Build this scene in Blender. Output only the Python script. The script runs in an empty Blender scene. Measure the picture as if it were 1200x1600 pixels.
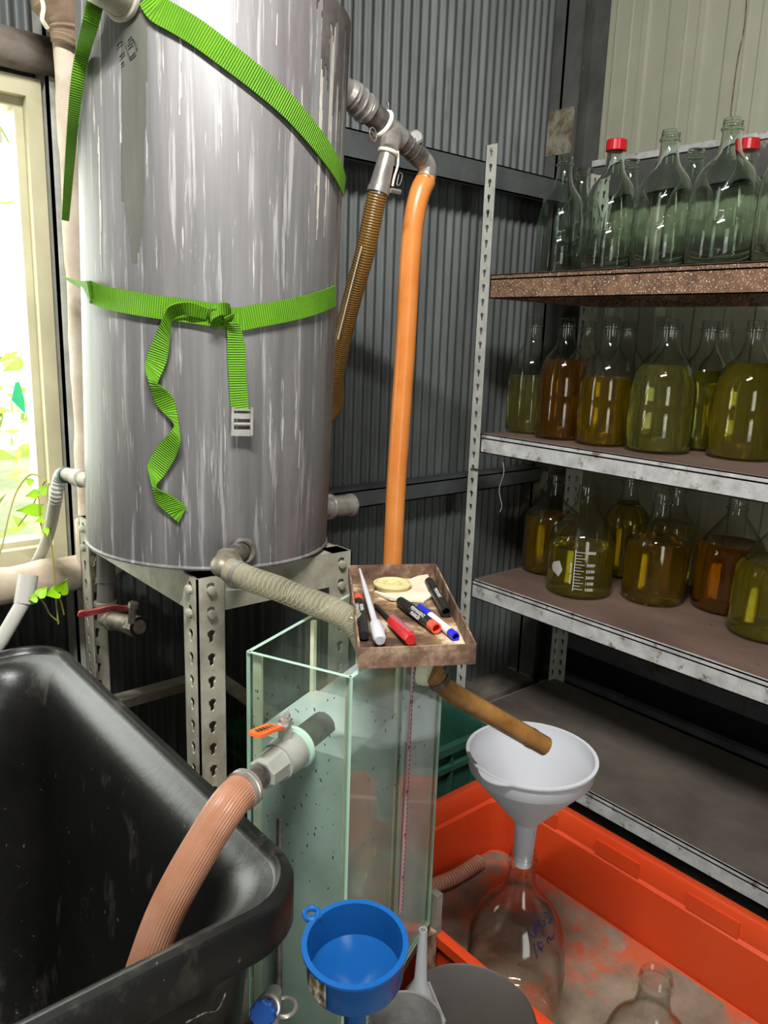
import bpy, math, random
from mathutils import Vector, Matrix, noise
random.seed(7)
S = bpy.context.scene
COL = S.collection
PI = math.pi

# ------------------------------------------------------------------ camera
cd = bpy.data.cameras.new('camera'); cam = bpy.data.objects.new('camera', cd); COL.objects.link(cam)
cd.sensor_fit = 'VERTICAL'; cd.sensor_height = 36; cd.lens = 27.45; cd.clip_start = .02
cam.matrix_world = Matrix(((0.76315, 0.1168, -0.63558, 0), (-0.64538, 0.18803, -0.74036, 0), (0.03303, 0.97519, 0.21888, 1.32), (0, 0, 0, 1)))
S.camera = cam

# ------------------------------------------------------------------ light, exposure
S.view_settings.view_transform = 'Standard'; S.view_settings.look = 'None'
S.view_settings.gamma = 1; S.view_settings.exposure = 0.0; S.view_settings.use_curve_mapping = False
S.cycles.max_bounces = 20; S.cycles.transmission_bounces = 18; S.cycles.transparent_max_bounces = 48
S.cycles.glossy_bounces = 6; S.cycles.diffuse_bounces = 5; S.cycles.sample_clamp_indirect = 4
S.cycles.use_denoising = True
wd = bpy.data.worlds.new('overcast_sky'); S.world = wd; wd.use_nodes = True
bg = wd.node_tree.nodes['Background']; bg.inputs[0].default_value = (.93, 1, .95, 1); bg.inputs[1].default_value = 3.2

def area(name, loc, target, sx, sy, power, col=(1, 1, 1), portal=False):
    l = bpy.data.lights.new(name, 'AREA'); l.shape = 'RECTANGLE'; l.size = sx; l.size_y = sy; l.energy = power; l.color = col
    o = bpy.data.objects.new(name, l); COL.objects.link(o); o.location = loc
    o.rotation_euler = (Vector(target) - Vector(loc)).to_track_quat('-Z', 'Y').to_euler()
    if portal: l.cycles.is_portal = True
    return o
# daylight entering by the window and by the open doorway behind the camera
area('window_daylight', (.1, 1.90, 1.32), (.1, 0, 1.1), 1.0, .92, 12, (.95, 1, .88))
area('doorway_daylight', (-.35, -1.55, 1.1), (.3, 1, 1.0), .8, 2.0, 8, (1, .98, .95))

# ------------------------------------------------------------------ materials
def lin(c):
    return tuple((x / 255 / 12.92 if x / 255 <= .04045 else ((x / 255 + .055) / 1.055) ** 2.4) for x in c) + (1,)
MATS = {}
def M(name, col, rough=.5, metal=0, var=None, scale=8, stretch=(1, 1, 1), bump=0, bscale=60, bstretch=(1, 1, 1), patches=(), trans=0, ior=1.45,
      wave=None, sss=0, alpha=1, coat=0, detail=6, spec=.5, emit=None):
    """procedural surface: base colour (with noise ramp), wear patches, fine relief"""
    m = bpy.data.materials.new(name); m.use_nodes = True; nt = m.node_tree; N = nt.nodes; K = nt.links
    b = N['Principled BSDF']
    b.inputs['Roughness'].default_value = rough; b.inputs['Metallic'].default_value = metal
    b.inputs['IOR'].default_value = ior; b.inputs['Transmission Weight'].default_value = trans
    b.inputs['Specular IOR Level'].default_value = spec; b.inputs['Coat Weight'].default_value = coat
    if alpha < 1: b.inputs['Alpha'].default_value = alpha
    if sss: b.inputs['Subsurface Weight'].default_value = sss; b.inputs['Subsurface Radius'].default_value = (.02, .02, .02)
    tc = N.new('ShaderNodeTexCoord')
    def nz(sc, st, det=detail, r=.6):
        mp = N.new('ShaderNodeMapping'); mp.inputs['Scale'].default_value = st; K.new(tc.outputs['Object'], mp.inputs[0])
        n = N.new('ShaderNodeTexNoise'); n.inputs['Scale'].default_value = sc; n.inputs['Detail'].default_value = det; n.inputs['Roughness'].default_value = r
        K.new(mp.outputs[0], n.inputs['Vector']); return n.outputs['Fac']
    out = None
    if var:
        rp = N.new('ShaderNodeValToRGB'); e = rp.color_ramp.elements
        e[0].position, e[0].color = var[0][0], lin(var[0][1]); e[1].position, e[1].color = var[-1][0], lin(var[-1][1])
        for p, c in var[1:-1]:
            x = e.new(p); x.color = lin(c)
        K.new(nz(scale, stretch), rp.inputs[0]); out = rp.outputs[0]
    rv = None
    for (sc, st, lo, hi, c, pr) in patches:
        mr = N.new('ShaderNodeMapRange'); mr.inputs[1].default_value = lo; mr.inputs[2].default_value = hi; K.new(nz(sc, st, 8, .65), mr.inputs[0])
        mx = N.new('ShaderNodeMix'); mx.data_type = 'RGBA'; K.new(mr.outputs[0], mx.inputs[0])
        if out: K.new(out, mx.inputs[6])
        else: mx.inputs[6].default_value = lin(col)
        mx.inputs[7].default_value = lin(c); out = mx.outputs[2]
        rx = N.new('ShaderNodeMix'); K.new(mr.outputs[0], rx.inputs[0])
        if rv: K.new(rv, rx.inputs[2])
        else: rx.inputs[2].default_value = rough
        rx.inputs[3].default_value = pr; rv = rx.outputs[0]
    if wave:   # (scale along u, dark colour, bump) : bands along the length of a ribbon or hose
        wv = N.new('ShaderNodeTexWave'); wv.wave_type = 'BANDS'; wv.bands_direction = 'X'; wv.inputs['Scale'].default_value = wave[0]
        K.new(tc.outputs['UV'], wv.inputs['Vector'])
        mx = N.new('ShaderNodeMix'); mx.data_type = 'RGBA'; K.new(wv.outputs['Fac'], mx.inputs[0]); mx.inputs[6].default_value = lin(wave[1])
        if out: K.new(out, mx.inputs[7])
        else: mx.inputs[7].default_value = lin(col)
        out = mx.outputs[2]
        if wave[2]:
            bw = N.new('ShaderNodeBump'); bw.inputs['Strength'].default_value = wave[2]; bw.inputs['Distance'].default_value = .002
            K.new(wv.outputs['Fac'], bw.inputs['Height']); K.new(bw.outputs[0], b.inputs['Normal'])
    if out: K.new(out, b.inputs['Base Color'])
    else: b.inputs['Base Color'].default_value = lin(col)
    if rv: K.new(rv, b.inputs['Roughness'])
    if bump and not (wave and wave[2]):
        bp = N.new('ShaderNodeBump'); bp.inputs['Strength'].default_value = bump; bp.inputs['Distance'].default_value = .003
        K.new(nz(bscale, bstretch), bp.inputs['Height']); K.new(bp.outputs[0], b.inputs['Normal'])
    if emit:
        b.inputs['Emission Color'].default_value = lin(emit[0]); b.inputs['Emission Strength'].default_value = emit[1]
    MATS[name] = m; return m

M('drum_steel', (140, 138, 138), .48, .15, [(.3, (98, 97, 97)), (.5, (117, 115, 115)), (.7, (135, 132, 132))], 12, (2.8, 2.8, .14), .1, 40, (2, 2, .4),
  patches=[(26, (3.4, 3.4, .16), .56, .64, (158, 155, 155), .65), (5, (1.5, 1.5, .4), .58, .72, (108, 98, 99), .55), (44, (3, 3, .14), .62, .66, (188, 185, 182), .7), (2.2, (1, 1, 1), .58, .72, (150, 134, 138), .5)])
M('drum_peel', (86, 78, 74), .7, 0, [(.3, (72, 66, 63)), (.7, (106, 98, 94))], 30)
M('lime_streak', (196, 190, 178), .75, 0, [(.3, (178, 172, 162)), (.7, (210, 204, 192))], 40)
M('runoff', (96, 97, 88), .5, .1, [(.3, (84, 85, 77)), (.7, (106, 106, 98))], 14, (2, 2, .2))
M('galv', (120, 122, 122), .5, .4, [(.3, (92, 94, 94)), (.7, (140, 142, 140))], 14, bump=.1, patches=[(5, (1, 1, 1), .60, .72, (98, 78, 62), .8)])
M('galv_leg', (164, 160, 144), .55, .1, [(.3, (132, 128, 112)), (.7, (184, 180, 164))], 18, bump=.1, patches=[(7, (1, 1, .6), .56, .70, (120, 98, 66), .8)])
M('post_grey', (190, 190, 180), .55, 0, [(.3, (166, 167, 158)), (.7, (200, 200, 190))], 22, patches=[(9, (1, 1, .5), .62, .72, (120, 98, 74), .8)])
M('corrugated', (96, 102, 104), .55, .2, [(.25, (66, 69, 69)), (.6, (91, 95, 94)), (.8, (110, 114, 113))], 6, (2, 2, .35), .08, patches=[(9, (2, 2, .25), .62, .74, (62, 64, 64), .7)])
M('girt', (92, 96, 98), .55, .3, [(.3, (76, 80, 82)), (.7, (104, 108, 108))], 10, patches=[(4, (1, 1, 1), .60, .68, (98, 66, 50), .9)])
M('column_steel', (84, 86, 84), .7, .1, [(.3, (66, 68, 66)), (.7, (98, 98, 94))], 6, patches=[(3.2, (1, 1, 1), .60, .63, (150, 146, 130), .8)])
M('white_panel', (164, 165, 144), .45, 0, [(.3, (156, 157, 138)), (.7, (172, 172, 152))], 4)
M('concrete', (120, 112, 102), .9, 0, [(.3, (92, 86, 78)), (.7, (140, 132, 120))], 12, bump=.5, bscale=50)
M('concrete_floor', (96, 92, 86), .85, 0, [(.3, (70, 67, 62)), (.7, (112, 108, 100))], 5, bump=.3, bscale=40)
M('rust_edge', (128, 92, 70), .85, .1, [(.35, (92, 66, 52)), (.6, (132, 98, 74))], 40, bump=.5, bscale=260, patches=[(230, (1, 1, 1), .575, .62, (214, 202, 186), .7), (7, (1, 1, 1), .60, .70, (150, 142, 128), .7)])
M('zinc_edge', (190, 190, 188), .6, .0, [(.3, (160, 160, 158)), (.7, (208, 208, 206))], 24, bump=.25, bscale=120, patches=[(26, (1, 1, 1), .56, .66, (112, 92, 78), .8), (9, (1, 1, 1), .62, .72, (150, 126, 104), .8)])
M('deck', (110, 88, 76), .75, 0, [(.3, (94, 76, 66)), (.7, (122, 98, 86))], 7, (1, .6, 1), .12, 90, patches=[(20, (1, 1, 1), .68, .72, (68, 56, 50), .8)])
M('deck_low', (96, 88, 80), .75, 0, [(.3, (78, 72, 64)), (.7, (114, 105, 95))], 5, (1, .7, 1), .2, 90, patches=[(16, (1, 1, 1), .67, .71, (60, 54, 50), .85)])
M('frame_cream', (180, 174, 142), .5, 0, [(.3, (166, 160, 130)), (.7, (192, 186, 154))], 6, patches=[(8, (1, 1, .5), .66, .74, (140, 112, 78), .8)])
M('rusty_beam', (110, 98, 88), .8, .2, [(.4, (74, 60, 52)), (.55, (118, 108, 100)), (.7, (140, 136, 128))], 9, (.5, 1, 1), .4, 50)
M('strap', (112, 172, 10), .7, 0, [(.3, (98, 156, 8)), (.7, (118, 178, 14))], 22, wave=(88, (66, 118, 4), .7))
M('orange_hose', (204, 124, 56), .3, 0, [(.3, (196, 112, 46)), (.7, (212, 134, 68))], 12, patches=[(16, (1, 1, .4), .68, .73, (120, 60, 26), .5)])
M('brown_hose', (150, 112, 52), .28, 0, wave=(62, (84, 58, 22), .5))
M('pink_hose', (162, 114, 88), .45, 0, [(.3, (150, 100, 72)), (.7, (172, 126, 102))], 14, patches=[(8, (1, 1, 1), .62, .70, (196, 92, 42), .35)])
M('pale_ribbed', (196, 150, 126), .55, 0, wave=(46, (150, 106, 86), .6))
M('white_ribbed', (206, 204, 194), .45, 0, wave=(40, (150, 148, 140), .5))
M('spout', (132, 90, 44), .25, 0, [(.3, (108, 70, 30)), (.7, (150, 108, 58))], 26, coat=.5)
M('stainless', (178, 174, 168), .3, .65, [(.3, (150, 144, 138)), (.7, (196, 192, 186))], 30)
M('steel_dark', (110, 106, 100), .4, .5, [(.3, (66, 62, 58)), (.7, (136, 130, 122))], 40, patches=[(12, (1, 1, 1), .6, .7, (60, 44, 36), .8)])
M('rod_steel', (160, 156, 150), .4, .7, [(.3, (84, 74, 66)), (.7, (150, 146, 140))], 40)
M('brass_grey', (150, 142, 126), .5, .5, [(.3, (110, 100, 84)), (.7, (170, 162, 146))], 40)
M('grey_plastic', (150, 152, 142), .5, 0, [(.3, (138, 140, 130)), (.7, (160, 162, 152))], 20)
M('orange_plastic', (232, 104, 48), .45)
M('tray_orange', (198, 64, 24), .38, 0, [(.3, (190, 56, 20)), (.7, (204, 72, 32))], 4, bump=.05)
M('sand', (128, 112, 94), .95, 0, [(.3, (106, 92, 78)), (.7, (144, 128, 110))], 14, bump=.5, bscale=140, patches=[(5, (1, 1, 1), .52, .60, (178, 84, 52), .9), (45, (1, 1, 1), .66, .72, (66, 54, 44), .95)])
M('tub_black', (15, 15, 15), .36, 0, [(.3, (12, 12, 12)), (.7, (24, 23, 22))], 7, bump=.14, bscale=90, patches=[(11, (1, 1, .5), .57, .74, (70, 65, 56), .55), (60, (1, 1, 1), .66, .70, (84, 80, 72), .8)], spec=.6)
M('black_void', (26, 25, 24), .8)
M('crate_green', (30, 72, 58), .5, 0, [(.3, (24, 60, 48)), (.7, (38, 82, 66))], 9)
M('blue_plastic', (26, 92, 162), .2, 0, trans=.15, ior=1.4)
M('blue_knob', (24, 60, 120), .4)
M('milk_plastic', (206, 207, 212), .38, 0, trans=.25, ior=1.2, sss=.3)
M('clear_plastic', (208, 210, 212), .35, 0, trans=.6, ior=1.25)
M('cream_plastic', (214, 204, 150), .4, 0, trans=.1)
M('rust_tray', (122, 92, 72), .85, .1, [(.32, (70, 50, 40)), (.5, (116, 88, 70)), (.68, (168, 144, 120))], 34, bump=.4, bscale=120)
M('tray_floor', (130, 100, 70), .9, 0, [(.42, (66, 48, 34)), (.52, (130, 100, 70)), (.6, (206, 188, 158))], 9, (1, 1, 1), .6, 70)
M('cardboard', (222, 206, 180), .85, 0, [(.3, (206, 188, 158)), (.7, (230, 218, 196))], 30, bump=.2)
M('black_plastic', (34, 34, 34), .4)
M('label_white', (224, 224, 220), .5)
M('red_cap', (196, 24, 34), .35)
M('marker_red', (222, 84, 60), .4)
M('red_handle', (214, 44, 50), .25, trans=.25)
M('pink_handle', (196, 120, 130), .25, trans=.45)
M('marker_blue', (34, 44, 200), .4)
M('red_paint', (150, 52, 54), .5, 0, [(.4, (120, 34, 38)), (.7, (176, 84, 80))], 60)
M('fabric_wrap', (196, 182, 164), .9, 0, [(.3, (160, 140, 118)), (.7, (214, 202, 186))], 8, (1, 1, 1), .5, 60)
M('pvc_dark', (92, 88, 82), .5)
M('pail_lid', (62, 56, 52), .55, 0, [(.3, (54, 49, 46)), (.7, (70, 64, 60))], 6)
M('conduit', (176, 174, 166), .5)
M('string', (226, 220, 204), .9)
M('hose_wire', (196, 192, 178), .5)
M('cloth_brown', (128, 104, 84), .95, 0, [(.3, (96, 76, 60)), (.7, (150, 128, 106))], 14, (1, 1, .4), .6, 60)
M('primer', (142, 138, 120), .85, 0, [(.42, (96, 84, 66)), (.55, (142, 138, 120))], 14)
M('near_black', (18, 22, 21), .6)
M('leaf', (150, 205, 20), .5, 0, [(.3, (120, 180, 10)), (.7, (180, 222, 40))], 12)
M('leaf_dark', (40, 170, 120), .5)
M('stem', (140, 132, 60), .7)
M('hedge_leaf', (196, 214, 90), .6, 0, [(.3, (150, 190, 60)), (.7, (224, 232, 120))], 3)
M('soil', (150, 150, 120), .95, 0, [(.3, (120, 130, 90)), (.7, (170, 172, 140))], 2)
M('silicone', (206, 208, 176), .55, 0, [(.3, (190, 192, 156)), (.7, (222, 224, 200))], 30)
M('edge_green', (176, 206, 188), .25, 0, trans=.2)
M('water_teal', (176, 188, 181), .12, 0, [(.3, (170, 183, 176)), (.7, (182, 194, 187))], 5)
M('water_pale', (226, 230, 232), .12, 0, [(.3, (220, 226, 228)), (.7, (232, 234, 236))], 5)
M('tape', (206, 174, 178), .6)
M('tape_red', (150, 60, 80), .6)
M('ink_dark', (40, 44, 46), .6)
M('ink_blue', (18, 14, 62), .5)
M('print_white', (230, 230, 226), .5)
M('label_dirty', (206, 198, 176), .7, 0, [(.4, (60, 52, 40)), (.52, (150, 134, 106)), (.62, (222, 216, 200))], 120, (1, 1, .5))
M('clay', (150, 104, 78), .9)
M('ceiling_sheet', (84, 86, 86), .6)
M('wall_board', (92, 92, 88), .7)
M('lamp_white', (240, 240, 240), .5, emit=((255, 252, 244), 30.0))
M('clear_glass', (236, 244, 236), .01, 0, trans=1, ior=1.46)
LIQ = {}
def liquid(name, c):
    return M('liquid_' + name, c, .02, 0, trans=.972, ior=1.34)
liquid('pale', (226, 226, 128)); liquid('lemon', (224, 210, 60)); liquid('amber', (206, 140, 20)); liquid('gold', (224, 184, 24)); liquid('olive', (200, 200, 60)); liquid('orange', (232, 150, 10))

def schlick(nt, p=5.0, lo=.04, hi=1.0):
    N, K = nt.nodes, nt.links
    lw = N.new('ShaderNodeLayerWeight'); lw.inputs[0].default_value = .5
    pw = N.new('ShaderNodeMath'); pw.operation = 'POWER'; K.new(lw.outputs['Facing'], pw.inputs[0]); pw.inputs[1].default_value = p
    ma = N.new('ShaderNodeMath'); ma.operation = 'MULTIPLY_ADD'; K.new(pw.outputs[0], ma.inputs[0]); ma.inputs[1].default_value = hi - lo; ma.inputs[2].default_value = lo
    return ma.outputs[0]
def thin_glass(name, tint, dirt, edge=None, film=(120, 132, 118)):
    """a thin pane: looks through, mirrors by the viewing angle, with a film of dirt"""
    m = bpy.data.materials.new(name); m.use_nodes = True; nt = m.node_tree; N = nt.nodes; K = nt.links
    out = N['Material Output']; N.remove(N['Principled BSDF'])
    tr = N.new('ShaderNodeBsdfTransparent'); cx = N.new('ShaderNodeMix'); cx.data_type = 'RGBA'; K.new(schlick(nt, 4.0, 0, 1), cx.inputs[0])
    cx.inputs[6].default_value = tint; cx.inputs[7].default_value = edge or tint; K.new(cx.outputs[2], tr.inputs[0])
    gl = N.new('ShaderNodeBsdfGlossy'); gl.inputs['Roughness'].default_value = .03
    df = N.new('ShaderNodeBsdfDiffuse'); df.inputs[0].default_value = lin(film)
    a = N.new('ShaderNodeMixShader'); K.new(schlick(nt), a.inputs[0]); K.new(tr.outputs[0], a.inputs[1]); K.new(gl.outputs[0], a.inputs[2])
    tc = N.new('ShaderNodeTexCoord'); n = N.new('ShaderNodeTexNoise'); n.inputs['Scale'].default_value = 14; n.inputs['Detail'].default_value = 8
    K.new(tc.outputs['Object'], n.inputs['Vector'])
    mr = N.new('ShaderNodeMapRange'); mr.inputs[1].default_value = .35; mr.inputs[2].default_value = .75; mr.inputs[3].default_value = dirt * .4; mr.inputs[4].default_value = dirt * 1.8
    K.new(n.outputs['Fac'], mr.inputs[0])
    b = N.new('ShaderNodeMixShader'); K.new(mr.outputs[0], b.inputs[0]); K.new(a.outputs[0], b.inputs[1]); K.new(df.outputs[0], b.inputs[2])
    K.new(b.outputs[0], out.inputs[0]); MATS[name] = m
thin_glass('tank_glass', (.93, .972, .95, 1), .10)
thin_glass('jar_glass', (.985, .992, .98, 1), .012, (.50, .58, .50, 1))
thin_glass('near_glass', (.995, .998, .99, 1), .004, (.46, .53, .46, 1))
thin_glass('clear_hose', (.93, .91, .83, 1), .40, None, (168, 162, 140))

# ------------------------------------------------------------------ mesh helpers
class MB:
    def __init__(s): s.v = []; s.f = []; s.mi = []; s.uv = []
    def add(s, vs, fs, mi=0, uv=None):
        o = len(s.v); s.v += [Vector(v) for v in vs]
        for i, f in enumerate(fs):
            s.f.append([o + k for k in f]); s.mi.append(mi); s.uv.append(uv[i] if uv else None)
        return s
    def box(s, a, b, mi=0):
        x0, y0, z0 = a; x1, y1, z1 = b
        return s.add([(x0, y0, z0), (x1, y0, z0), (x1, y1, z0), (x0, y1, z0), (x0, y0, z1), (x1, y0, z1), (x1, y1, z1), (x0, y1, z1)],
                     [(3, 2, 1, 0), (4, 5, 6, 7), (0, 1, 5, 4), (1, 2, 6, 5), (2, 3, 7, 6), (3, 0, 4, 7)], mi)
    def beam(s, p, q, wv, hv, mi=0):
        """bar from p to q with full width vector wv and height vector hv"""
        p, q, wv, hv = Vector(p), Vector(q), Vector(wv) / 2, Vector(hv) / 2
        vs = [c + a * wv + b * hv for c in (p, q) for a, b in ((-1, -1), (1, -1), (1, 1), (-1, 1))]
        return s.add(vs, [(0, 1, 2, 3), (7, 6, 5, 4), (0, 4, 5, 1), (1, 5, 6, 2), (2, 6, 7, 3), (3, 7, 4, 0)], mi)
    def prism(s, poly, z0, z1, mi=0):
        n = len(poly)
        return s.add([(x, y, z0) for x, y in poly] + [(x, y, z1) for x, y in poly],
                     [list(range(n))[::-1], list(range(n, 2 * n))] + [(i, (i + 1) % n, n + (i + 1) % n, n + i) for i in range(n)], mi)
    def tube(s, pts, r, n=14, mi=0, caps=True, ph=0):
        pts = [Vector(p) for p in pts]; m = len(pts); rs = r if isinstance(r, (list, tuple)) else [r] * m
        T = [(pts[min(i + 1, m - 1)] - pts[max(i - 1, 0)]).normalized() for i in range(m)]
        up = Vector((0, 0, 1)) if abs(T[0].z) < .9 else Vector((1, 0, 0))
        u = T[0].cross(up).normalized(); vs = []; L = [0]
        for i in range(1, m): L.append(L[-1] + (pts[i] - pts[i - 1]).length)
        for i in range(m):
            u = (u - T[i] * u.dot(T[i])).normalized(); w = T[i].cross(u)
            for k in range(n):
                a = 2 * PI * k / n + ph; vs.append(pts[i] + (u * math.cos(a) + w * math.sin(a)) * rs[i])
        fs = []; uv = []
        for i in range(m - 1):
            for k in range(n):
                k2 = (k + 1) % n; fs.append((i * n + k, i * n + k2, (i + 1) * n + k2, (i + 1) * n + k))
                uv.append([(L[i], k / n), (L[i], (k + 1) / n), (L[i + 1], (k + 1) / n), (L[i + 1], k / n)])
        if caps:
            fs += [list(range(n))[::-1], list(range((m - 1) * n, m * n))]; uv += [None, None]
        return s.add(vs, fs, mi, uv)
    def lathe(s, prof, c=(0, 0, 0), n=32, mi=0, axis=None, closed=False):
        """profile of (radius, height) turned about an axis through c"""
        c = Vector(c); ax = Vector(axis or (0, 0, 1)).normalized()
        u = ax.cross(Vector((0, 1, 0)) if abs(ax.y) < .9 else Vector((1, 0, 0))).normalized(); w = ax.cross(u); vs = []; m = len(prof)
        for r, h in prof:
            for k in range(n):
                a = 2 * PI * k / n; vs.append(c + ax * h + (u * math.cos(a) + w * math.sin(a)) * max(r, 1e-5))
        fs = [(i * n + k, i * n + (k + 1) % n, ((i + 1) % m) * n + (k + 1) % n, ((i + 1) % m) * n + k) for i in range(m if closed else m - 1) for k in range(n)]
        if not closed:
            if prof[0][0] > 1e-4: fs.append(list(range(n))[::-1])
            if prof[-1][0] > 1e-4: fs.append(list(range((m - 1) * n, m * n)))
        return s.add(vs, fs, mi)
    def ring(s, c, axis, R, r, n=28, k=8, mi=0):
        return s.lathe([(R + r * math.cos(2 * PI * i / k), r * math.sin(2 * PI * i / k)) for i in range(k)], c, n, mi, axis, True)
    def ribbon(s, cs, ws, th, mi=0):
        """webbing: centres cs, full-width vectors ws, thickness th"""
        cs = [Vector(c) for c in cs]; m = len(cs); vs = []; L = [0]
        for i in range(1, m): L.append(L[-1] + (cs[i] - cs[i - 1]).length)
        for i in range(m):
            t = (cs[min(i + 1, m - 1)] - cs[max(i - 1, 0)]).normalized(); w = Vector(ws[i]) / 2; nn = t.cross(w).normalized() * th / 2
            vs += [cs[i] - w - nn, cs[i] + w - nn, cs[i] + w + nn, cs[i] - w + nn]
        fs = []; uv = []
        for i in range(m - 1):
            for k in range(4):
                k2 = (k + 1) % 4; a, b = i * 4, i * 4 + 4; fs.append((a + k, a + k2, b + k2, b + k)); uv.append([(L[i], 0), (L[i], 1), (L[i + 1], 1), (L[i + 1], 0)])
        fs += [(3, 2, 1, 0), (m * 4 - 4, m * 4 - 3, m * 4 - 2, m * 4 - 1)]; uv += [None, None]
        return s.add(vs, fs, mi, uv)
    def loft(s, rings, mi=0, cap0=True, cap1=True):
        n = len(rings[0]); vs = [p for r in rings for p in r]; m = len(rings)
        fs = [(i * n + k, i * n + (k + 1) % n, (i + 1) * n + (k + 1) % n, (i + 1) * n + k) for i in range(m - 1) for k in range(n)]
        if cap0: fs.append(list(range(n))[::-1])
        if cap1: fs.append(list(range((m - 1) * n, m * n)))
        return s.add(vs, fs, mi)
    def build(s, name, mats, parent=None, smooth=35, local=False, kind=None, label=None):
        me = bpy.data.meshes.new(name); o = bpy.data.objects.new(name, me); COL.objects.link(o)
        off = Vector((0, 0, 0)); p = parent
        while p is not None and not local: off += p.location; p = p.parent
        me.from_pydata([v - off for v in s.v], [], s.f)
        for mm in (mats if isinstance(mats, (list, tuple)) else [mats]): me.materials.append(MATS[mm])
        me.polygons.foreach_set('material_index', s.mi)
        if any(u for u in s.uv):
            ul = me.uv_layers.new(name='UVMap').data
            for pl, u in zip(me.polygons, s.uv):
                if u:
                    for li, c in zip(pl.loop_indices, u): ul[li].uv = c
        if smooth:
            me.polygons.foreach_set('use_smooth', [True] * len(me.polygons)); me.set_sharp_from_angle(angle=math.radians(smooth))
        o.parent = parent
        if kind: o['kind'] = kind
        if label: o['label'] = label
        return o
def tag(o, label, cat, group=None, kind=None):
    o['label'] = label; o['category'] = cat
    if group: o['group'] = group
    if kind: o['kind'] = kind
    return o
def thing(name, label, cat, loc=(0, 0, 0), group=None):
    o = bpy.data.objects.new(name, None); COL.objects.link(o); o.location = loc; o.empty_display_size = .05
    return tag(o, label, cat, group)
def struct(o): o['kind'] = 'structure'; return o
def copy_thing(o, loc, label):
    c = o.copy(); COL.objects.link(c); c.location = loc; c['label'] = label
    for ch in list(o.children):
        d = ch.copy(); COL.objects.link(d); d.parent = c
        for g in list(ch.children):
            e = g.copy(); COL.objects.link(e); e.parent = d
    return c
def smooth_path(pts, k=8):
    """Catmull-Rom through the points"""
    P = [Vector(p) for p in pts]; P = [2 * P[0] - P[1]] + P + [2 * P[-1] - P[-2]]; out = []
    for i in range(1, len(P) - 2):
        for j in range(k):
            t = j / k; a, b, c, d = P[i - 1], P[i], P[i + 1], P[i + 2]
            out.append(.5 * ((2 * b) + (c - a) * t + (2 * a - 5 * b + 4 * c - d) * t * t + (3 * b - a - 3 * c + d) * t ** 3))
    return out + [P[-2]]
def rrect(x0, x1, y0, y1, rad, z, k=7):
    out = []
    for cx, cy, a0 in ((x1 - rad, y1 - rad, 0), (x0 + rad, y1 - rad, 90), (x0 + rad, y0 + rad, 180), (x1 - rad, y0 + rad, 270)):
        for i in range(k + 1):
            a = math.radians(a0 + 90 * i / k); out.append(Vector((cx + rad * math.cos(a), cy + rad * math.sin(a), z)))
    return out
def holed_plate(mb, p0, du, dv, n0, nrow, pitch, width, th, skip=()):
    """strip with a keyhole slot every pitch: p0 corner, du along, dv across, n0 normal"""
    p0, du, dv, n0 = Vector(p0), Vector(du), Vector(dv), Vector(n0)
    hole = [(-.0115, 0), (-.0095, .0036), (-.001, .004), (.002, .0066), (.008, .0068), (.0115, 0), (.008, -.0068), (.002, -.0066), (-.001, -.004), (-.0095, -.0036)]
    for i in range(nrow):
        b = p0 + du * (i * pitch)
        def q(u, v, k): return b + du * u + dv * v + n0 * (th * k)
        o = [(0, .5), (0, 1), (.25, 1), (.5, 1), (.75, 1), (1, .5), (.75, 0), (.5, 0), (.25, 0), (0, 0)]
        O = [(u * pitch, v * width) for u, v in o]; O[9] = (0, 0)
        outer = [(0, width / 2), (0, width), (pitch * .4, width), (pitch * .55, width), (pitch, width), (pitch, width / 2), (pitch, 0), (pitch * .55, 0), (pitch * .4, 0), (0, 0)]
        inner = [(pitch / 2 + u, width / 2 + v) for u, v in hole]
        vs = [q(u, v, 0) for u, v in outer] + [q(u, v, 0) for u, v in inner] + [q(u, v, 1) for u, v in outer] + [q(u, v, 1) for u, v in inner]
        fs = []
        for k in range(10):
            k2 = (k + 1) % 10
            fs += [(k, k2, 10 + k2, 10 + k), (20 + k2, 20 + k, 30 + k, 30 + k2), (10 + k, 10 + k2, 30 + k2, 30 + k)]
            if k not in (4, 5, 9, 0): fs.append((k2, k, 20 + k, 20 + k2))
        mb.add(vs, fs)
def angle_post(mb, x, y, sx, sy, z0, z1, w, th=.003, pitch=.04):
    """slotted L angle: corner at x,y, flanges running sx along X and sy along Y"""
    n = int((z1 - z0) / pitch); base = z1 - n * pitch
    holed_plate(mb, (x, y, base), (0, 0, 1), (sx, 0, 0), (0, sy, 0), n, pitch, w, th)
    holed_plate(mb, (x, y, base), (0, 0, 1), (0, sy, 0), (sx, 0, 0), n, pitch, w, th)
    if base - z0 > .002:
        mb.box((min(x, x + sx * w), min(y, y + sy * th), z0), (max(x, x + sx * w), max(y, y + sy * th), base))
        mb.box((min(x, x + sx * th), min(y, y + sy * w), z0), (max(x, x + sx * th), max(y, y + sy * w), base))
def text_mesh(body, size):
    cu = bpy.data.curves.new('lettering', 'FONT'); cu.body = body; cu.size = size; cu.align_x = 'CENTER'; cu.align_y = 'CENTER'; cu.resolution_u = 2
    o = bpy.data.objects.new('lettering', cu); COL.objects.link(o)
    dg = bpy.context.evaluated_depsgraph_get(); me = o.evaluated_get(dg).to_mesh()
    r = [v.co.copy() for v in me.vertices], [list(p.vertices) for p in me.polygons]
    o.evaluated_get(dg).to_mesh_clear(); bpy.data.objects.remove(o); bpy.data.curves.remove(cu); return r
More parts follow.
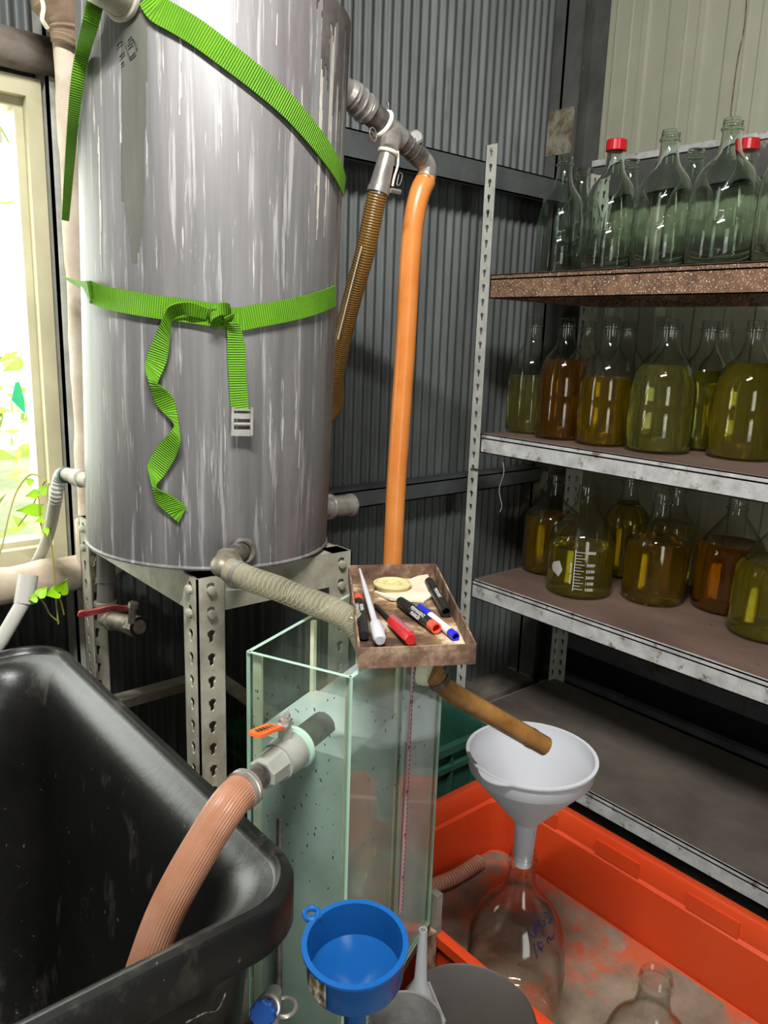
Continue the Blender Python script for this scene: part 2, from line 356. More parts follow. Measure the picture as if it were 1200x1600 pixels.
def text_on(mb, body, size, c, right, up, mi=0, bend=None):
    vs, fs = text_mesh(body, size); c, right, up = Vector(c), Vector(right).normalized(), Vector(up).normalized(); nn = right.cross(up)
    out = []
    for v in vs:
        p = c + right * v.x + up * v.y
        if bend: p -= nn * (bend - math.sqrt(max(bend * bend - v.x * v.x, 0)))
        out.append(p)
    mb.add(out, fs, mi)

# ------------------------------------------------------------------ the room
WX, WY, HZ = 2.40, 1.83, 3.0
struct(MB().box((-1.5, -1.6, -.1), (WX + .1, WY + .1, 0)).build('floor', 'concrete_floor'))
struct(MB().box((-1.5, -1.6, HZ), (WX + .1, WY + .1, HZ + .08)).build('ceiling', 'ceiling_sheet'))
struct(MB().box((-1.6, -1.7, 0), (-1.5, WY + .1, HZ)).build('wall_left', 'wall_board'))
mb = MB(); mb.box((-1.6, -1.7, 0), (-.75, -1.6, HZ)); mb.box((.1, -1.7, 0), (WX + .1, -1.6, HZ)); mb.box((-.75, -1.7, 2.1), (.1, -1.6, HZ))
struct(mb.build('wall_front', 'wall_board'))
wb = bpy.data.objects.new('wall_back', None); COL.objects.link(wb); struct(wb)
def corr(x0, x1, z0, z1, dy=0):
    mb = MB(); pitch = .0345; step = pitch / 8; n = int((x1 - x0) / step); vs = []
    for i in range(n + 1):
        x = x0 + i * step; y = WY + dy + .0075 * math.cos(2 * PI * x / pitch); vs += [(x, y, z0), (x, y, z1)]
    mb.add(vs, [(2 * i, 2 * i + 2, 2 * i + 3, 2 * i + 1) for i in range(n)])
    return mb.build('corrugated_sheet', 'corrugated', wb, smooth=60)
for x0, x1, z0, z1, dy in ((-1.5, -.3, .08, HZ, 0), (-.32, .60, 1.79, HZ, .002), (-.32, .60, .08, .80, .002), (.58, 1.262, .08, HZ, 0), (1.23, 1.90, .08, HZ, .003), (1.87, 2.30, .08, HZ, 0)):
    corr(x0, x1, z0, z1, dy)
wr = bpy.data.objects.new('wall_right', None); COL.objects.link(wr); struct(wr)
prof = [(0, 0), (.055, 0), (.058, .004), (.062, .004), (.065, 0), (.1, 0), (.106, .009), (.125, .009), (.131, 0), (.19, 0), (.192, -.008), (.196, -.008), (.196, 0)]
yy = 1.709; pm = None
while yy > -1.6:
    if pm is None:
        mb = MB(); vs = []
        for t, d in prof: vs += [(WX - d, -t, .36), (WX - d, -t, HZ)]
        mb.add(vs, [(2 * i, 2 * i + 1, 2 * i + 3, 2 * i + 2) for i in range(len(prof) - 1)]); pm = mb.build('wall_panel', 'white_panel', wr, smooth=0); o = pm
    else:
        o = pm.copy(); COL.objects.link(o); o.parent = wr
    o.location = (0, yy, 0); yy -= .196
MB().box((WX + .012, -1.7, 0), (WX + .1, WY + .1, HZ)).build('backing', 'wall_board', wr)
mb = MB(); mb.box((2.395, 1.735, 0), (2.415, 1.80, HZ)); mb.box((2.388, 1.71, 0), (2.40, 1.742, HZ)); mb.box((2.38, 1.752, 0), (2.40, 1.772, HZ))
struct(mb.build('trim_1', 'white_panel'))
mb = MB(); mb.box((2.235, 1.718, 0), (2.245, 1.845, HZ)); mb.box((2.235, 1.775, 0), (2.39, 1.785, HZ)); mb.box((2.37, 1.72, 0), (2.38, 1.845, HZ))
struct(mb.build('trim_2', 'column_steel'))
MB().box((2.2335, 1.722, 1.93), (2.2352, 1.842, 2.07)).build('primer_patch', 'primer', bpy.data.objects['trim_2'])
def girt(name, x0, x1, y0, z0, z1, m='girt'):
    mb = MB(); mb.box((x0, y0, z0), (x1, y0 + .004, z1)); mb.box((x0, y0, z1 - .004), (x1, WY - .004, z1)); mb.box((x0, y0, z0), (x1, y0 + .022, z0 + .004))
    return struct(mb.build(name, m, smooth=0))
girt('trim_3', .62, 2.235, 1.725, 1.768, 1.840)
girt('trim_4', .62, 2.235, 1.745, .828, .88)
mb = MB(); mb.box((2.33, -1.6, 1.79), (2.336, 1.70, 1.91)); mb.box((2.33, -1.6, 1.904), (2.395, 1.70, 1.912)); mb.box((2.33, -1.6, 1.79), (2.395, 1.70, 1.796))
struct(mb.build('trim_5', 'column_steel', smooth=0))
struct(MB().box((2.322, -1.6, 1.896), (2.3299, 1.70, 1.915)).build('trim_9', 'zinc_edge', smooth=0))
mb = MB()
for z, h, x in ((.20, .06, 2.34), (.345, .02, 2.39), (.105, .022, 2.27), (.06, .014, 2.255)): mb.box((x, -1.6, z), (x + .03, 1.69, z + h))
struct(mb.build('baseboard_right', 'girt', smooth=0))
MB().box((2.405, -1.6, 0), (2.411, 1.7, .36)).build('dark_strip', 'near_black', wr, smooth=0)  # near-black sheet that colours the recess behind the lower rails dark
tag(MB().tube(smooth_path([(2.3850,1.2629,2.3280), (2.3850,1.2586,2.2282), (2.3850,1.2664,2.1464), (2.3850,1.2684,2.0616), (2.3850,1.2664,1.9746), (2.3850,1.2564,1.8852)], 6), .0016, 6).build('brown_string', 'rust_tray'), 'thin brown string hanging down the white panelled wall', 'string')
mb = MB()
prev = None
n = 50; vs = []
for i in range(n + 1):
    x = .62 + i * (2.23 - .62) / n; w_ = .008 * noise.noise((x * 9, 0, 0)); vs += [(x, 1.69 + w_, 0), (x, 1.70 + w_, .078 + .006 * noise.noise((x * 14, 3, 0))), (x, 1.85, .082)]
mb.add(vs, [(3 * i + k, 3 * i + 3 + k, 3 * i + 4 + k, 3 * i + 1 + k) for i in range(n) for k in (0, 1)])
struct(mb.build('baseboard_back', 'concrete'))
# concrete plinth the trays stand on
struct(MB().box((.44, -.3, 0), (.802, 1.06, .165)).box((.802, -.3, 0), (1.30, 1.08, .145)).build('trim_6', 'concrete', smooth=0))

# window in the back wall
w1 = bpy.data.objects.new('window_1', None); COL.objects.link(w1); struct(w1)
mb = MB(); mb.box((.541, 1.768, .80), (.571, 1.86, 1.80)); mb.box((-.34, 1.768, .80), (-.30, 1.86, 1.80)); mb.box((-.30, 1.768, 1.765), (.541, 1.86, 1.80)); mb.box((-.30, 1.768, .80), (.541, 1.86, .838))
mb.build('window_frame', 'frame_cream', w1, smooth=0)
mb = MB(); mb.box((.525, 1.795, .838), (.541, 1.845, 1.765)); mb.box((-.30, 1.795, 1.747), (.525, 1.845, 1.765)); mb.box((-.3, 1.80, 1.675), (.5, 1.84, 1.70)); mb.box((-.30, 1.795, .838), (.525, 1.845, .85))
mb.build('sash_rail', 'frame_cream', w1, smooth=0)
mb = MB(); mb.box((-.5, 1.715, .74), (.63, 1.822, .80)); mb.build('window_sill', 'concrete', w1)
mb = MB(); mb.box((.578, 1.758, 0), (.622, 1.764, HZ)); mb.box((.578, 1.758, 0), (.584, 1.82, HZ)); struct(mb.build('trim_7', 'post_grey', smooth=0))
mb = MB(); mb.tube([(x, 1.755 + .004 * noise.noise((x * 6, 1, 1)), 1.842) for x in [-1.5 + .06 * i for i in range(36)]], [.036 + .003 * noise.noise((i * .7, 2, 2)) for i in range(36)], 14)
struct(mb.build('trim_8', 'rusty_beam'))

# outside: ground and a bright tangle of leaves
struct(MB().box((-5, 1.95, -.2), (5, 9, 0)).build('ground', 'soil'))
mb = MB()
for i in range(2600):
    x = random.uniform(-.9, 1.4); y = random.uniform(2.5, 3.6); z = random.uniform(0, 1.1) ** 1.2 + random.uniform(0, .2)
    if noise.noise((x * 2.2, y * 2, z * 2.2)) < -.05: continue
    s_ = random.uniform(.025, .06); d = Vector((random.gauss(0, 1), random.gauss(0, 1), random.gauss(0, 1))).normalized(); e = d.orthogonal().normalized() * s_ * .4; c = Vector((x, y, z)); d *= s_
    mb.add([c - d, c + e, c + d, c - e], [(0, 1, 2, 3)])
tag(mb.build('hedge_leaves', 'hedge_leaf', smooth=0, kind='stuff'), 'sunlit yellow green undergrowth outside beyond the window', 'plants')

# ceiling lamp: one tube fitting above the work place
lt = thing('ceiling_lamp', 'white fluorescent tube fitting under the ceiling, above and behind the camera', 'lamp', (-.1, .05, 2.80))
MB().box((-.63, -.05, .06), (.63, .05, .2)).build('housing', 'label_white', lt, local=True)
MB().tube([(-.6, 0, .035), (.6, 0, .035)], .016, 12).build('tube', 'lamp_white', lt, local=True)
for s_ in (-1, 1): MB().box((s_ * .61 - .015, -.02, 0), (s_ * .61 + .015, .02, .07)).build('socket', 'label_white', lt, local=True)
area('ceiling_lamp_light', (-.1, .05, 2.79), (.75, .95, .9), .9, .06, 84, (1, .99, .96))

# ------------------------------------------------------------------ steel drum
CB = Vector((.663, 1.26, .95)); LEAN = Vector((.022, -.012, .9)); RD = .213
AX = LEAN.normalized()
def on_axis(h): return CB + AX * h
dr = thing('steel_drum', 'tall grey weathered steel drum standing on the slotted angle stand', 'drum', CB)
MB().lathe([(RD - .012, .0), (RD - .003, .002), (RD, .008), (RD, .86), (RD - .004, .868), (RD - .01, .868), (RD - .012, .85), (RD - .012, .02), (0, .02)], CB, 96, 0, AX).build('shell', 'drum_steel', dr)
MB().ring(on_axis(.004), AX, RD - .002, .004, 96, 8).build('bottom_weld', 'drum_steel', dr)
# flaked lacquer left as thin raised skin along the top edge
U = AX.cross(Vector((0, 1, 0))).normalized(); W = AX.cross(U)
def drum_pt(a, h, off=.0): return CB + AX * h + (U * math.cos(a) + W * math.sin(a)) * (RD + off)
def drum_ang(p): q = Vector(p) - CB; return math.atan2(q.dot(W), q.dot(U))
def skin(name, mat, a0, a1, h0, h1, na, nh, test, off, label):
    """thin raised film on the drum, present where test(angle share, height) holds"""
    vs = []; fs = []; idx = {}
    for i in range(na):
        for j in range(nh):
            if not test((i + .5) / na, h0 + (h1 - h0) * (j + .5) / nh): continue
            q = []
            for ii, jj in ((i, j), (i + 1, j), (i + 1, j + 1), (i, j + 1)):
                if (ii, jj) not in idx:
                    a = a0 + (a1 - a0) * ii / na; h = h0 + (h1 - h0) * jj / nh; idx[(ii, jj)] = len(vs)
                    vs.append(drum_pt(a + .004 * noise.noise((ii * .9, jj * .9, 0)), min(.866, h + .003 * noise.noise((ii * .9, jj * .9, 5))), off))
                q.append(idx[(ii, jj)])
            fs.append(q)
    mb = MB(); mb.add(vs, fs); return mb.build(name, mat, dr, kind='stuff', label=label)
aL, aM, aR = drum_ang((0.4589,1.2422,1.4251)), drum_ang((0.5693,1.0651,1.4255)), drum_ang((0.8272,1.0998,1.4498))
if abs(aR - aL) > PI: aR += 2 * PI if aR < aL else -2 * PI
aS = drum_ang((0.4905,1.1483,1.6855))
def t_peel(u, h):
    a = u * 2.4; t = (.866 - h) / .3; side = min(1, max(0, (u - .5) / .22))
    v = noise.noise((a * 6, h * 3.6, 1.3)) * .6 + noise.noise((a * 22, h * 9, 4)) * .4
    return side > 0 and v + .42 * side > .22 + t * 1.1 + (1 - side) * .25
skin('peeling_coat', 'drum_peel', aL, aR + (aR - aL) * .1, .866, .50, 190, 80, t_peel, .0009, 'dark flaking patches round the top edge of the drum')
def t_drip(u, h):
    v = noise.noise((u * 30, h * 1.6, 9)) * .7 + noise.noise((u * 90, h * 6, 2)) * .3
    return .80 < u < .97 and .42 < h < .80 and v > .30
skin('rust_drip', 'drum_peel', aL, aR, .80, .42, 230, 60, t_drip, .0007, 'dark brown drips on the right of the drum')
def t_lime(u, h):
    e = 1 if u < .14 else (1 if u > .72 else (.55 if .3 < u < .45 else .25)); fall = min(1, max(0, (h - .28) / .25))
    v = noise.noise((u * 46, h * 2.0, 3)) * .65 + noise.noise((u * 130, h * 7, 7)) * .35
    return v > .56 - .26 * e * fall - (.04 if h > .6 else 0)
skin('lime_streak', 'lime_streak', aL - .1, aR + .05, .862, .16, 300, 90, t_lime, .0005, 'pale limescale streaks running down the drum')
uS = (aS - aL) / (aR - aL)
def t_run(u, h):
    w_ = .05 + .018 * noise.noise((h * 4, 1, 1)) - .35 * max(0, .58 - h); return abs(u - uS - .01 + .012 * noise.noise((h * 3, 5, 0))) < w_ + .012 * noise.noise((u * 60, h * 9, 0))
skin('runoff_stain', 'runoff', aL, aR, .85, .46, 200, 50, t_run, .0003, 'olive grey runoff stain below the stub')
mb = MB()
def dstroke(px): mb.tube(px, .0009, 6)
dstroke([(0.4826,1.1653,1.7020), (0.4846,1.1609,1.7054), (0.4868,1.1562,1.7069)]); dstroke([(0.4841,1.1614,1.6873), (0.4877,1.1540,1.6929)]); dstroke([(0.4850,1.1591,1.6777), (0.4870,1.1549,1.6809)])
dstroke([(0.4911,1.1478,1.7064), (0.4944,1.1421,1.7118), (0.4973,1.1369,1.7037), (0.4979,1.1358,1.6956)]); dstroke([(0.4893,1.1513,1.7051), (0.4907,1.1481,1.6935), (0.4923,1.1450,1.6852)]); dstroke([(0.4923,1.1450,1.6848), (0.4967,1.1376,1.6910)]); dstroke([(0.4909,1.1480,1.6992), (0.4947,1.1414,1.7033)])
mb.build('pen_mark', 'ink_dark', dr)
# stub near the top that the strap hangs from
p0 = Vector((0.4888,1.1543,1.7611)); nrm = (p0 - on_axis((p0 - CB).dot(AX))).normalized()
mb = MB(); mb.tube([p0 - nrm * .02, p0 + nrm * .05, p0 + nrm * .06], [.026, .026, .022], 20); mb.ring(p0 + nrm * .002, nrm, .027, .005)
mb.build('top_stub', 'galv_leg', dr)
# outlet pipe and elbow at the foot of the drum
q0 = Vector((0.6080,1.0509,0.9800)); nq = (q0 - on_axis((q0 - CB).dot(AX))).normalized()
e0 = Vector((0.5422,0.9971,0.9811))
mb = MB(); mb.tube([q0 - nq * .01, q0 + (e0 - q0) * .75], .0165, 18); mb.ring(q0 + nq * .001, nq, .019, .005)
mb.build('outlet_pipe', 'steel_dark', dr)
ed = (Vector((0.5584,0.9767,0.9697)) - e0)
mb = MB(); mb.tube(smooth_path([q0 + (e0 - q0) * .70, e0 + (q0 - e0) * .18, e0, e0 + ed * .25, e0 + ed * .8], 6), .0165, 18)
mb.tube([q0 + (e0 - q0) * .62, q0 + (e0 - q0) * .82], .0215, 6)
mb.build('elbow', 'brass_grey', dr)
# plugged stub on the right and nipple on the left
s0 = Vector((0.9375,1.2800,0.9718)); s1 = Vector((1.0363,1.2800,0.9661)); sd = (s1 - s0).normalized()
mb = MB(); mb.tube([s0 - sd * .06, s0 + sd * .012], .021, 18); mb.build('drain_stub', 'stainless', dr)
mb = MB(); mb.tube([s0 + sd * .006, s0 + sd * .016, s0 + sd * .018, s0 + sd * .06, s0 + sd * .062, s0 + sd * .07], [.026, .026, .022, .022, .0245, .0245], 18)
mb.tube([s0 + sd * .068, s0 + sd * .084], .009, 6); mb.ring(s0 + sd * .012, sd, .0245, .003); mb.build('drain_plug', 'stainless', dr)
n0 = Vector((0.4710,1.3184,1.0631)); n1 = Vector((0.4586,1.4019,1.0635))
mb = MB(); mb.tube([n0, n0.lerp(n1, .35), n0.lerp(n1, .36), n0.lerp(n1, .6), n0.lerp(n1, .61), n1], [.013, .013, .016, .016, .012, .012], 14)
mb.build('side_nipple', 'galv_leg', dr)

# hose from the left nipple
h = thing('side_hose', 'pale corrugated hose drooping from the left of the drum across the window sill', 'hose', n1)
pts = smooth_path([n0.lerp(n1, .7), n1, (0.4549,1.4294,1.0537), (0.4530,1.4614,0.9961), (0.4912,1.6379,0.8937), (0.4959,1.7407,0.8154), (0.4824,1.7860,0.7738)], 10)
MB().tube(pts, .0115, 14).build('hose_wall', 'white_ribbed', h)
MB().lathe([(.0125, -.005), (.0145, -.003), (.0145, .003), (.0125, .005)], n1.lerp(Vector((0.4549,1.4294,1.0537)), .2), 16, 0, n1 - n0).build('hose_band', 'crate_green', h, label='green wire band round the hose end')

# ------------------------------------------------------------------ stand under the drum
st = thing('drum_stand', 'slotted angle steel stand with bolted rails under the drum', 'stand', (.7, 1.33, 0))
X0, X1, Y0, Y1, ZT = .540, .848, 1.073, 1.593, .940
for x, y, sx, sy in ((X0, Y0, 1, 1), (X1, Y0, -1, 1), (X0, Y1, 1, -1), (X1, Y1, -1, -1)):
    mb = MB(); angle_post(mb, x, y, sx, sy, 0, ZT, .048, .003); mb.build('leg', 'galv_leg', st, smooth=0)
    for k in range(2):
        zc = ZT - .022 - k * .04
        b = MB(); c = Vector((x + sx * .024, y, zc)); nn = Vector((0, -sy, 0)); b.tube([c, c + nn * .006, c + nn * .007], [.0075, .0075, .005], 10); b.build('bolt', 'galv_leg', st)
        b = MB(); c = Vector((x, y + sy * .024, zc)); nn = Vector((-sx, 0, 0)); b.tube([c, c + nn * .006, c + nn * .007], [.0075, .0075, .005], 10); b.build('bolt', 'galv_leg', st)
def rail(a, b, inn, z1, hgt, m='galv_leg'):
    a, b, inn = Vector(a), Vector(b), Vector(inn); mb = MB()
    mb.beam((a.x, a.y, z1 - hgt / 2), (b.x, b.y, z1 - hgt / 2), inn * .003, (0, 0, hgt)); ctr = inn * .018
    mb.beam((a.x + ctr.x, a.y + ctr.y, z1 - .0015), (b.x + ctr.x, b.y + ctr.y, z1 - .0015), inn * .036, (0, 0, .003)); mb.build('rail', m, st, smooth=0)
rail((X0 + .004, Y0 + .0055, 0), (X1 - .004, Y0 + .0055, 0), (0, 1, 0), ZT, .062); rail((X0 + .004, Y1 - .0055, 0), (X1 - .004, Y1 - .0055, 0), (0, -1, 0), ZT, .062)
rail((X0 + .0055, Y0 + .004, 0), (X0 + .0055, Y1 - .004, 0), (1, 0, 0), ZT, .062); rail((X1 - .0055, Y0 + .004, 0), (X1 - .0055, Y1 - .004, 0), (-1, 0, 0), ZT, .062)
rail((X0 + .004, Y1 - .008, 0), (X1 - .004, Y1 - .008, 0), (0, -1, 0), .53, .04); rail((X1 - .008, Y0 + .004, 0), (X1 - .008, Y1 - .004, 0), (-1, 0, 0), .53, .04)

# ------------------------------------------------------------------ green strap
sp = thing('cam_strap', 'lime green webbing strap looped twice round the drum with a knot and loose tail', 'strap', Vector((0.5804,1.0594,1.3416)))
def rad(p, off=0):
    p = Vector(p); return (p - on_axis((p - CB).dot(AX))).normalized()
def wrap(cs, wd, th=.0022, extra=()):
    cs = smooth_path(cs, 5); ws = []
    for i, c in enumerate(cs):
        t = (cs[min(i + 1, len(cs) - 1)] - cs[max(i - 1, 0)]).normalized(); ws.append(t.cross(rad(c)).normalized() * wd)
    return cs, ws
mb = MB(); cs, ws = wrap([(0.5092,1.1157,1.7578), (0.5161,1.1061,1.7417), (0.5338,1.0877,1.7284), (0.5571,1.0691,1.7125), (0.5863,1.0521,1.6919), (0.6279,1.0373,1.6666), (0.6772,1.0313,1.6391), (0.7237,1.0362,1.6114), (0.7611,1.0480,1.5908), (0.7991,1.0684,1.5723), (0.8264,1.0902,1.5575)], .034)
mb.ribbon(cs, ws, .0022); mb.build('upper_band', 'strap', sp)
mb = MB()
cs = smooth_path([(0.4579,1.1739,1.7518), (0.4469,1.1671,1.7206), (0.4579,1.2327,1.6983), (0.4554,1.2549,1.6584), (0.4649,1.3100,1.6034), (0.4891,1.4074,1.5485), (0.5053,1.4759,1.5016)], 6); ws = []
for i, c in enumerate(cs):
    t = (cs[min(i + 1, len(cs) - 1)] - cs[max(i - 1, 0)]).normalized(); k = i / (len(cs) - 1); vw = (c - cam.location).normalized()
    ws.append((t.cross(vw).normalized() * (.022 - .010 * k) + vw * .006))
mb.ribbon(cs, ws, .0022); mb.build('side_band', 'strap', sp)
mb = MB(); cs, ws = wrap([(0.4546,1.2351,1.3720), (0.4621,1.1940,1.3634), (0.4844,1.1421,1.3557), (0.5120,1.1052,1.3504), (0.5435,1.0773,1.3464), (0.5723,1.0579,1.3422), (0.6002,1.0476,1.3379), (0.6283,1.0398,1.3436), (0.6703,1.0351,1.3520), (0.7207,1.0402,1.3630), (0.7604,1.0528,1.3730), (0.8015,1.0758,1.3836)], .033)
mb.ribbon(cs, ws, .0022); mb.build('lower_band', 'strap', sp)
mb = MB(); cs = smooth_path([(0.4531,1.2258,1.3713), (0.4412,1.2062,1.3720), (0.4704,1.3080,1.3799), (0.4982,1.4149,1.3911), (0.5346,1.5716,1.4071)], 6); ws = []
for i, c in enumerate(cs):
    t = (cs[min(i + 1, len(cs) - 1)] - cs[max(i - 1, 0)]).normalized(); k = i / (len(cs) - 1)
    ws.append((Vector((0, 0, 1)) * (.033 * (1 - .7 * k)) + rad(c) * .02 * k))
mb.ribbon(cs, ws, .0022); mb.build('end_band', 'strap', sp)
# loose tail, given by its two edges, lifting off the drum at each bend
Lf = [(0.5598,1.0555,1.3507), (0.5366,1.0632,1.3585), (0.5204,1.0706,1.3577), (0.5070,1.0797,1.3509), (0.5031,1.0890,1.3357), (0.5009,1.1119,1.3082), (0.4942,1.1256,1.2799), (0.4892,1.1227,1.2614), (0.4889,1.1097,1.2435), (0.4994,1.1154,1.2147), (0.5077,1.1080,1.1999), (0.5160,1.0889,1.1823), (0.5077,1.0883,1.1694), (0.4991,1.1085,1.1483), (0.4911,1.1266,1.1210), (0.4879,1.1215,1.1082), (0.4888,1.1103,1.0872), (0.4955,1.1144,1.0629), (0.5081,1.1056,1.0460), (0.5216,1.0927,1.0306)]
Rt = [(0.5585,1.0632,1.3362), (0.5399,1.0706,1.3399), (0.5300,1.0808,1.3413), (0.5195,1.0926,1.3336), (0.5165,1.0925,1.3181), (0.5159,1.0956,1.2970), (0.5128,1.1013,1.2718), (0.4998,1.1031,1.2438), (0.4980,1.0961,1.2406), (0.5147,1.0932,1.2256), (0.5218,1.0920,1.2066), (0.5212,1.0790,1.1698), (0.5217,1.0811,1.1541), (0.5186,1.0942,1.1293), (0.5067,1.1056,1.1031), (0.4945,1.1068,1.0902), (0.4946,1.1007,1.0833), (0.5098,1.0964,1.0745), (0.5304,1.0856,1.0562), (0.5307,1.0854,1.0532)]
a_ = smooth_path(Lf, 5); b_ = smooth_path(Rt, 5)
mb = MB(); mb.ribbon([(p + q) / 2 for p, q in zip(a_, b_)], [q - p for p, q in zip(a_, b_)], .0022); mb.build('tail', 'strap', sp)
# knot: two turns of webbing
kc = Vector((0.5742,1.0480,1.3423)); kr = rad(kc); kx = AX.cross(kr).normalized(); ky = AX
mb = MB()
for (rx, ry, tilt, ph, ln) in ((.016, .011, .5, .3, 5.6), (.013, .012, -.7, 2.2, 5.0)):
    cs = []; ws = []
    for i in range(25):
        a = ph + ln * i / 24; u = kx * math.cos(tilt) + ky * math.sin(tilt); v = ky * math.cos(tilt) - kx * math.sin(tilt)
        cs.append(kc + u * rx * math.cos(a) + v * ry * math.sin(a) * .8 + kr * (.010 * math.sin(a) + .002)); ws.append((kr * .6 * math.cos(a) + v * .8 + u * .35).normalized() * .017)
    mb.ribbon(cs, ws, .0025)
mb.build('knot', 'strap', sp)
mb = MB(); a_ = smooth_path([(0.5819,1.0489,1.3335), (0.5858,1.0516,1.3180), (0.5868,1.0529,1.2949), (0.5882,1.0524,1.2527), (0.5901,1.0502,1.2023)], 5); b_ = smooth_path([(0.5954,1.0392,1.3341), (0.6065,1.0419,1.3169), (0.6120,1.0441,1.2956), (0.6133,1.0440,1.2531), (0.6163,1.0420,1.2060)], 5)
mb.ribbon([(p + q) / 2 for p, q in zip(a_, b_)], [q - p for p, q in zip(a_, b_)], .0026); mb.build('buckle_strap', 'strap', sp)
mb = MB()
for row, y_ in enumerate((562, 568, 584, 598, 608)):
    for k in range(7 if row in (0, 4) else 3):
        c = Vector((0.5944,1.0500,1.2623)); e = Vector((0.6109,1.0446,1.2625)); p = c.lerp(e, (k + .5 + (row % 2) * .8) / 7); p = p + AX * ((580 - y_) * .00098); mb.beam(p, p + (e - c).normalized() * .0015 + AX * (.0018 if row % 2 else .0006), kr * .0006, AX * .0006)
mb.build('stitching', 'conduit', sp, kind='stuff')
bc = Vector((0.6032,1.0437,1.1879)); br = rad(bc); bx = AX.cross(br).normalized() * (1 if AX.cross(br).dot(U) else 1)
if (Vector((0.6166,1.0400,1.1877)) - bc).dot(bx) < 0: bx = -bx
mb = MB(); bu = (AX - br * .05).normalized()
def bb(x0, x1, y0, y1, d0=0, d1=.005): mb.beam(bc + bx * x0 + bu * (y0 + y1) / 2 + br * (d0 + d1) / 2, bc + bx * x1 + bu * (y0 + y1) / 2 + br * (d0 + d1) / 2, bu * (y1 - y0), br * (d1 - d0))
bb(-.016, -.012, -.02, .022, 0, .009); bb(.013, .017, -.02, .022, 0, .009); bb(-.016, .017, -.022, -.012); bb(-.012, .013, .004, .012); bb(-.016, .017, .016, .019, -.002, .003)
mb.tube([bc - bx * .012 - bu * .004 + br * .005, bc + bx * .013 - bu * .004 + br * .005], .003, 8); mb.build('buckle', 'stainless', sp, smooth=0, label='cast metal cam buckle')

# ------------------------------------------------------------------ stainless manifold and the hoses that hang from it
MA = Vector((0.9460,1.2500,1.7571)); M1 = Vector((1.0236,1.2500,1.7241)); M2 = Vector((1.0614,1.2500,1.7083)); M3 = Vector((1.1095,1.2500,1.6863)); M4 = Vector((1.1398,1.2500,1.6722)); M5 = Vector((1.1574,1.2500,1.6459)); M6 = Vector((1.1530,1.2500,1.6306))
mf = thing('pipe_manifold', 'stainless pipe tee with coupling rings screwed to the upper right side of the drum', 'pipe fitting', MA)
md = (M3 - MA).normalized()
st_ = MA - md * .075
MB().tube([st_, MA + md * .02], .022, 18).build('inlet_pipe', 'stainless', mf)
mb = MB(); mb.tube([MA + md * .002, MA + md * .01, MA + md * .012, MA + md * .05, MA + md * .052, MA + md * .06], [.024, .028, .0255, .0255, .0275, .0275], 20)
for k in (.018, .034, .048): mb.ring(MA + md * k, md, .0265, .0022)
mb.build('coupling', 'stainless', mf)
ku = md.orthogonal().normalized(); up_ = Vector((0, 0, 1)); up_ = (up_ - md * up_.dot(md)).normalized(); sd_ = md.cross(up_)
mb = MB(); mb.ring(Vector((0.9894,1.2200,1.6863)), Vector((.3, -1, .1)), .0115, .0012); mb.build('pull_ring', 'stainless', mf); mb = MB(); mb.ring(Vector((1.0481,1.2500,1.7513)), Vector((1, -.6, .2)), .008, .0012); mb.build('pull_ring', 'stainless', mf)
mb = MB(); mb.tube([MA + md * .06, M2 - md * .03], .0225, 18); mb.build('short_pipe', 'steel_dark', mf)
mb = MB(); mb.tube([M1 + md * .012, M1 + md * .03, M2, M2 + md * .028], [.025, .022, .023, .021], 20); mb.tube([M2, M2 + (Vector((1.0281,1.2200,1.6616)) - M2)], [.022, .0185], 18); mb.build('tee', 'stainless', mf)
mb = MB(); mb.ring(M1 + md * .014, md, .0235, .0045); mb.build('thread_tape', 'string', mf, label='strip of white thread tape')
mb = MB(); mb.tube([M2 + md * .026, M2 + md * .03, M2 + md * .05, M4], [.022, .019, .021, .021], 18); mb.ring(M2 + md * .044, md, .0205, .002); mb.ring(M2 + md * .062, md, .0205, .002); mb.build('union', 'steel_dark', mf)
pc = Vector((1.1102,1.2350,1.7053)); mb = MB(); pv = Vector((-.45, -.8, .25)).normalized(); mb.tube([pc - pv * .03, pc + pv * .002, pc + pv * .004], [.0135, .0135, .011], 14); mb.ring(pc, pv, .013, .002); mb.build('plug', 'stainless', mf)
mb = MB(); mb.tube(smooth_path([M4 - md * .008, M4, Vector((1.1546,1.2500,1.6625)), M5, M6], 6), .0195, 18); mb.ring(M6, M6 - M5, .0195, .002); mb.build('elbow', 'stainless', mf)
R0 = Vector((1.0280,1.2200,1.6639)); R1 = Vector((1.0112,1.2250,1.5961))
mb = MB(); mb.tube([R0, R0.lerp(R1, .08), R0.lerp(R1, .1), R1, R1 + (R1 - R0) * .2], [.0185, .0185, .0155, .020, .017], 18); mb.build('reducer', 'stainless', mf)
mb = MB(); mb.ring(R0.lerp(R1, .04), R1 - R0, .0165, .004); mb.tube(smooth_path([R0 + Vector((.012, -.014, .0)), R0.lerp(R1, .35) + Vector((.02, -.014, 0)), R0.lerp(R1, .7) + Vector((.016, -.018, 0)), R0.lerp(R1, .95) + Vector((.016, -.02, 0))], 6), .0022, 6); mb.build('twine', 'string', mf, label='knotted off white twine')
mb = MB(); mb.tube(smooth_path([R0.lerp(R1, .55) + Vector((.026, -.018, 0)), R0.lerp(R1, .6) + Vector((.034, -.018, 0)), R0.lerp(R1, .85) + Vector((.034, -.018, 0)), R0.lerp(R1, .88) + Vector((.027, -.018, 0)), R0.lerp(R1, .6) + Vector((.025, -.018, 0))], 6), .001, 6); mb.build('wire_loop', 'stainless', mf)

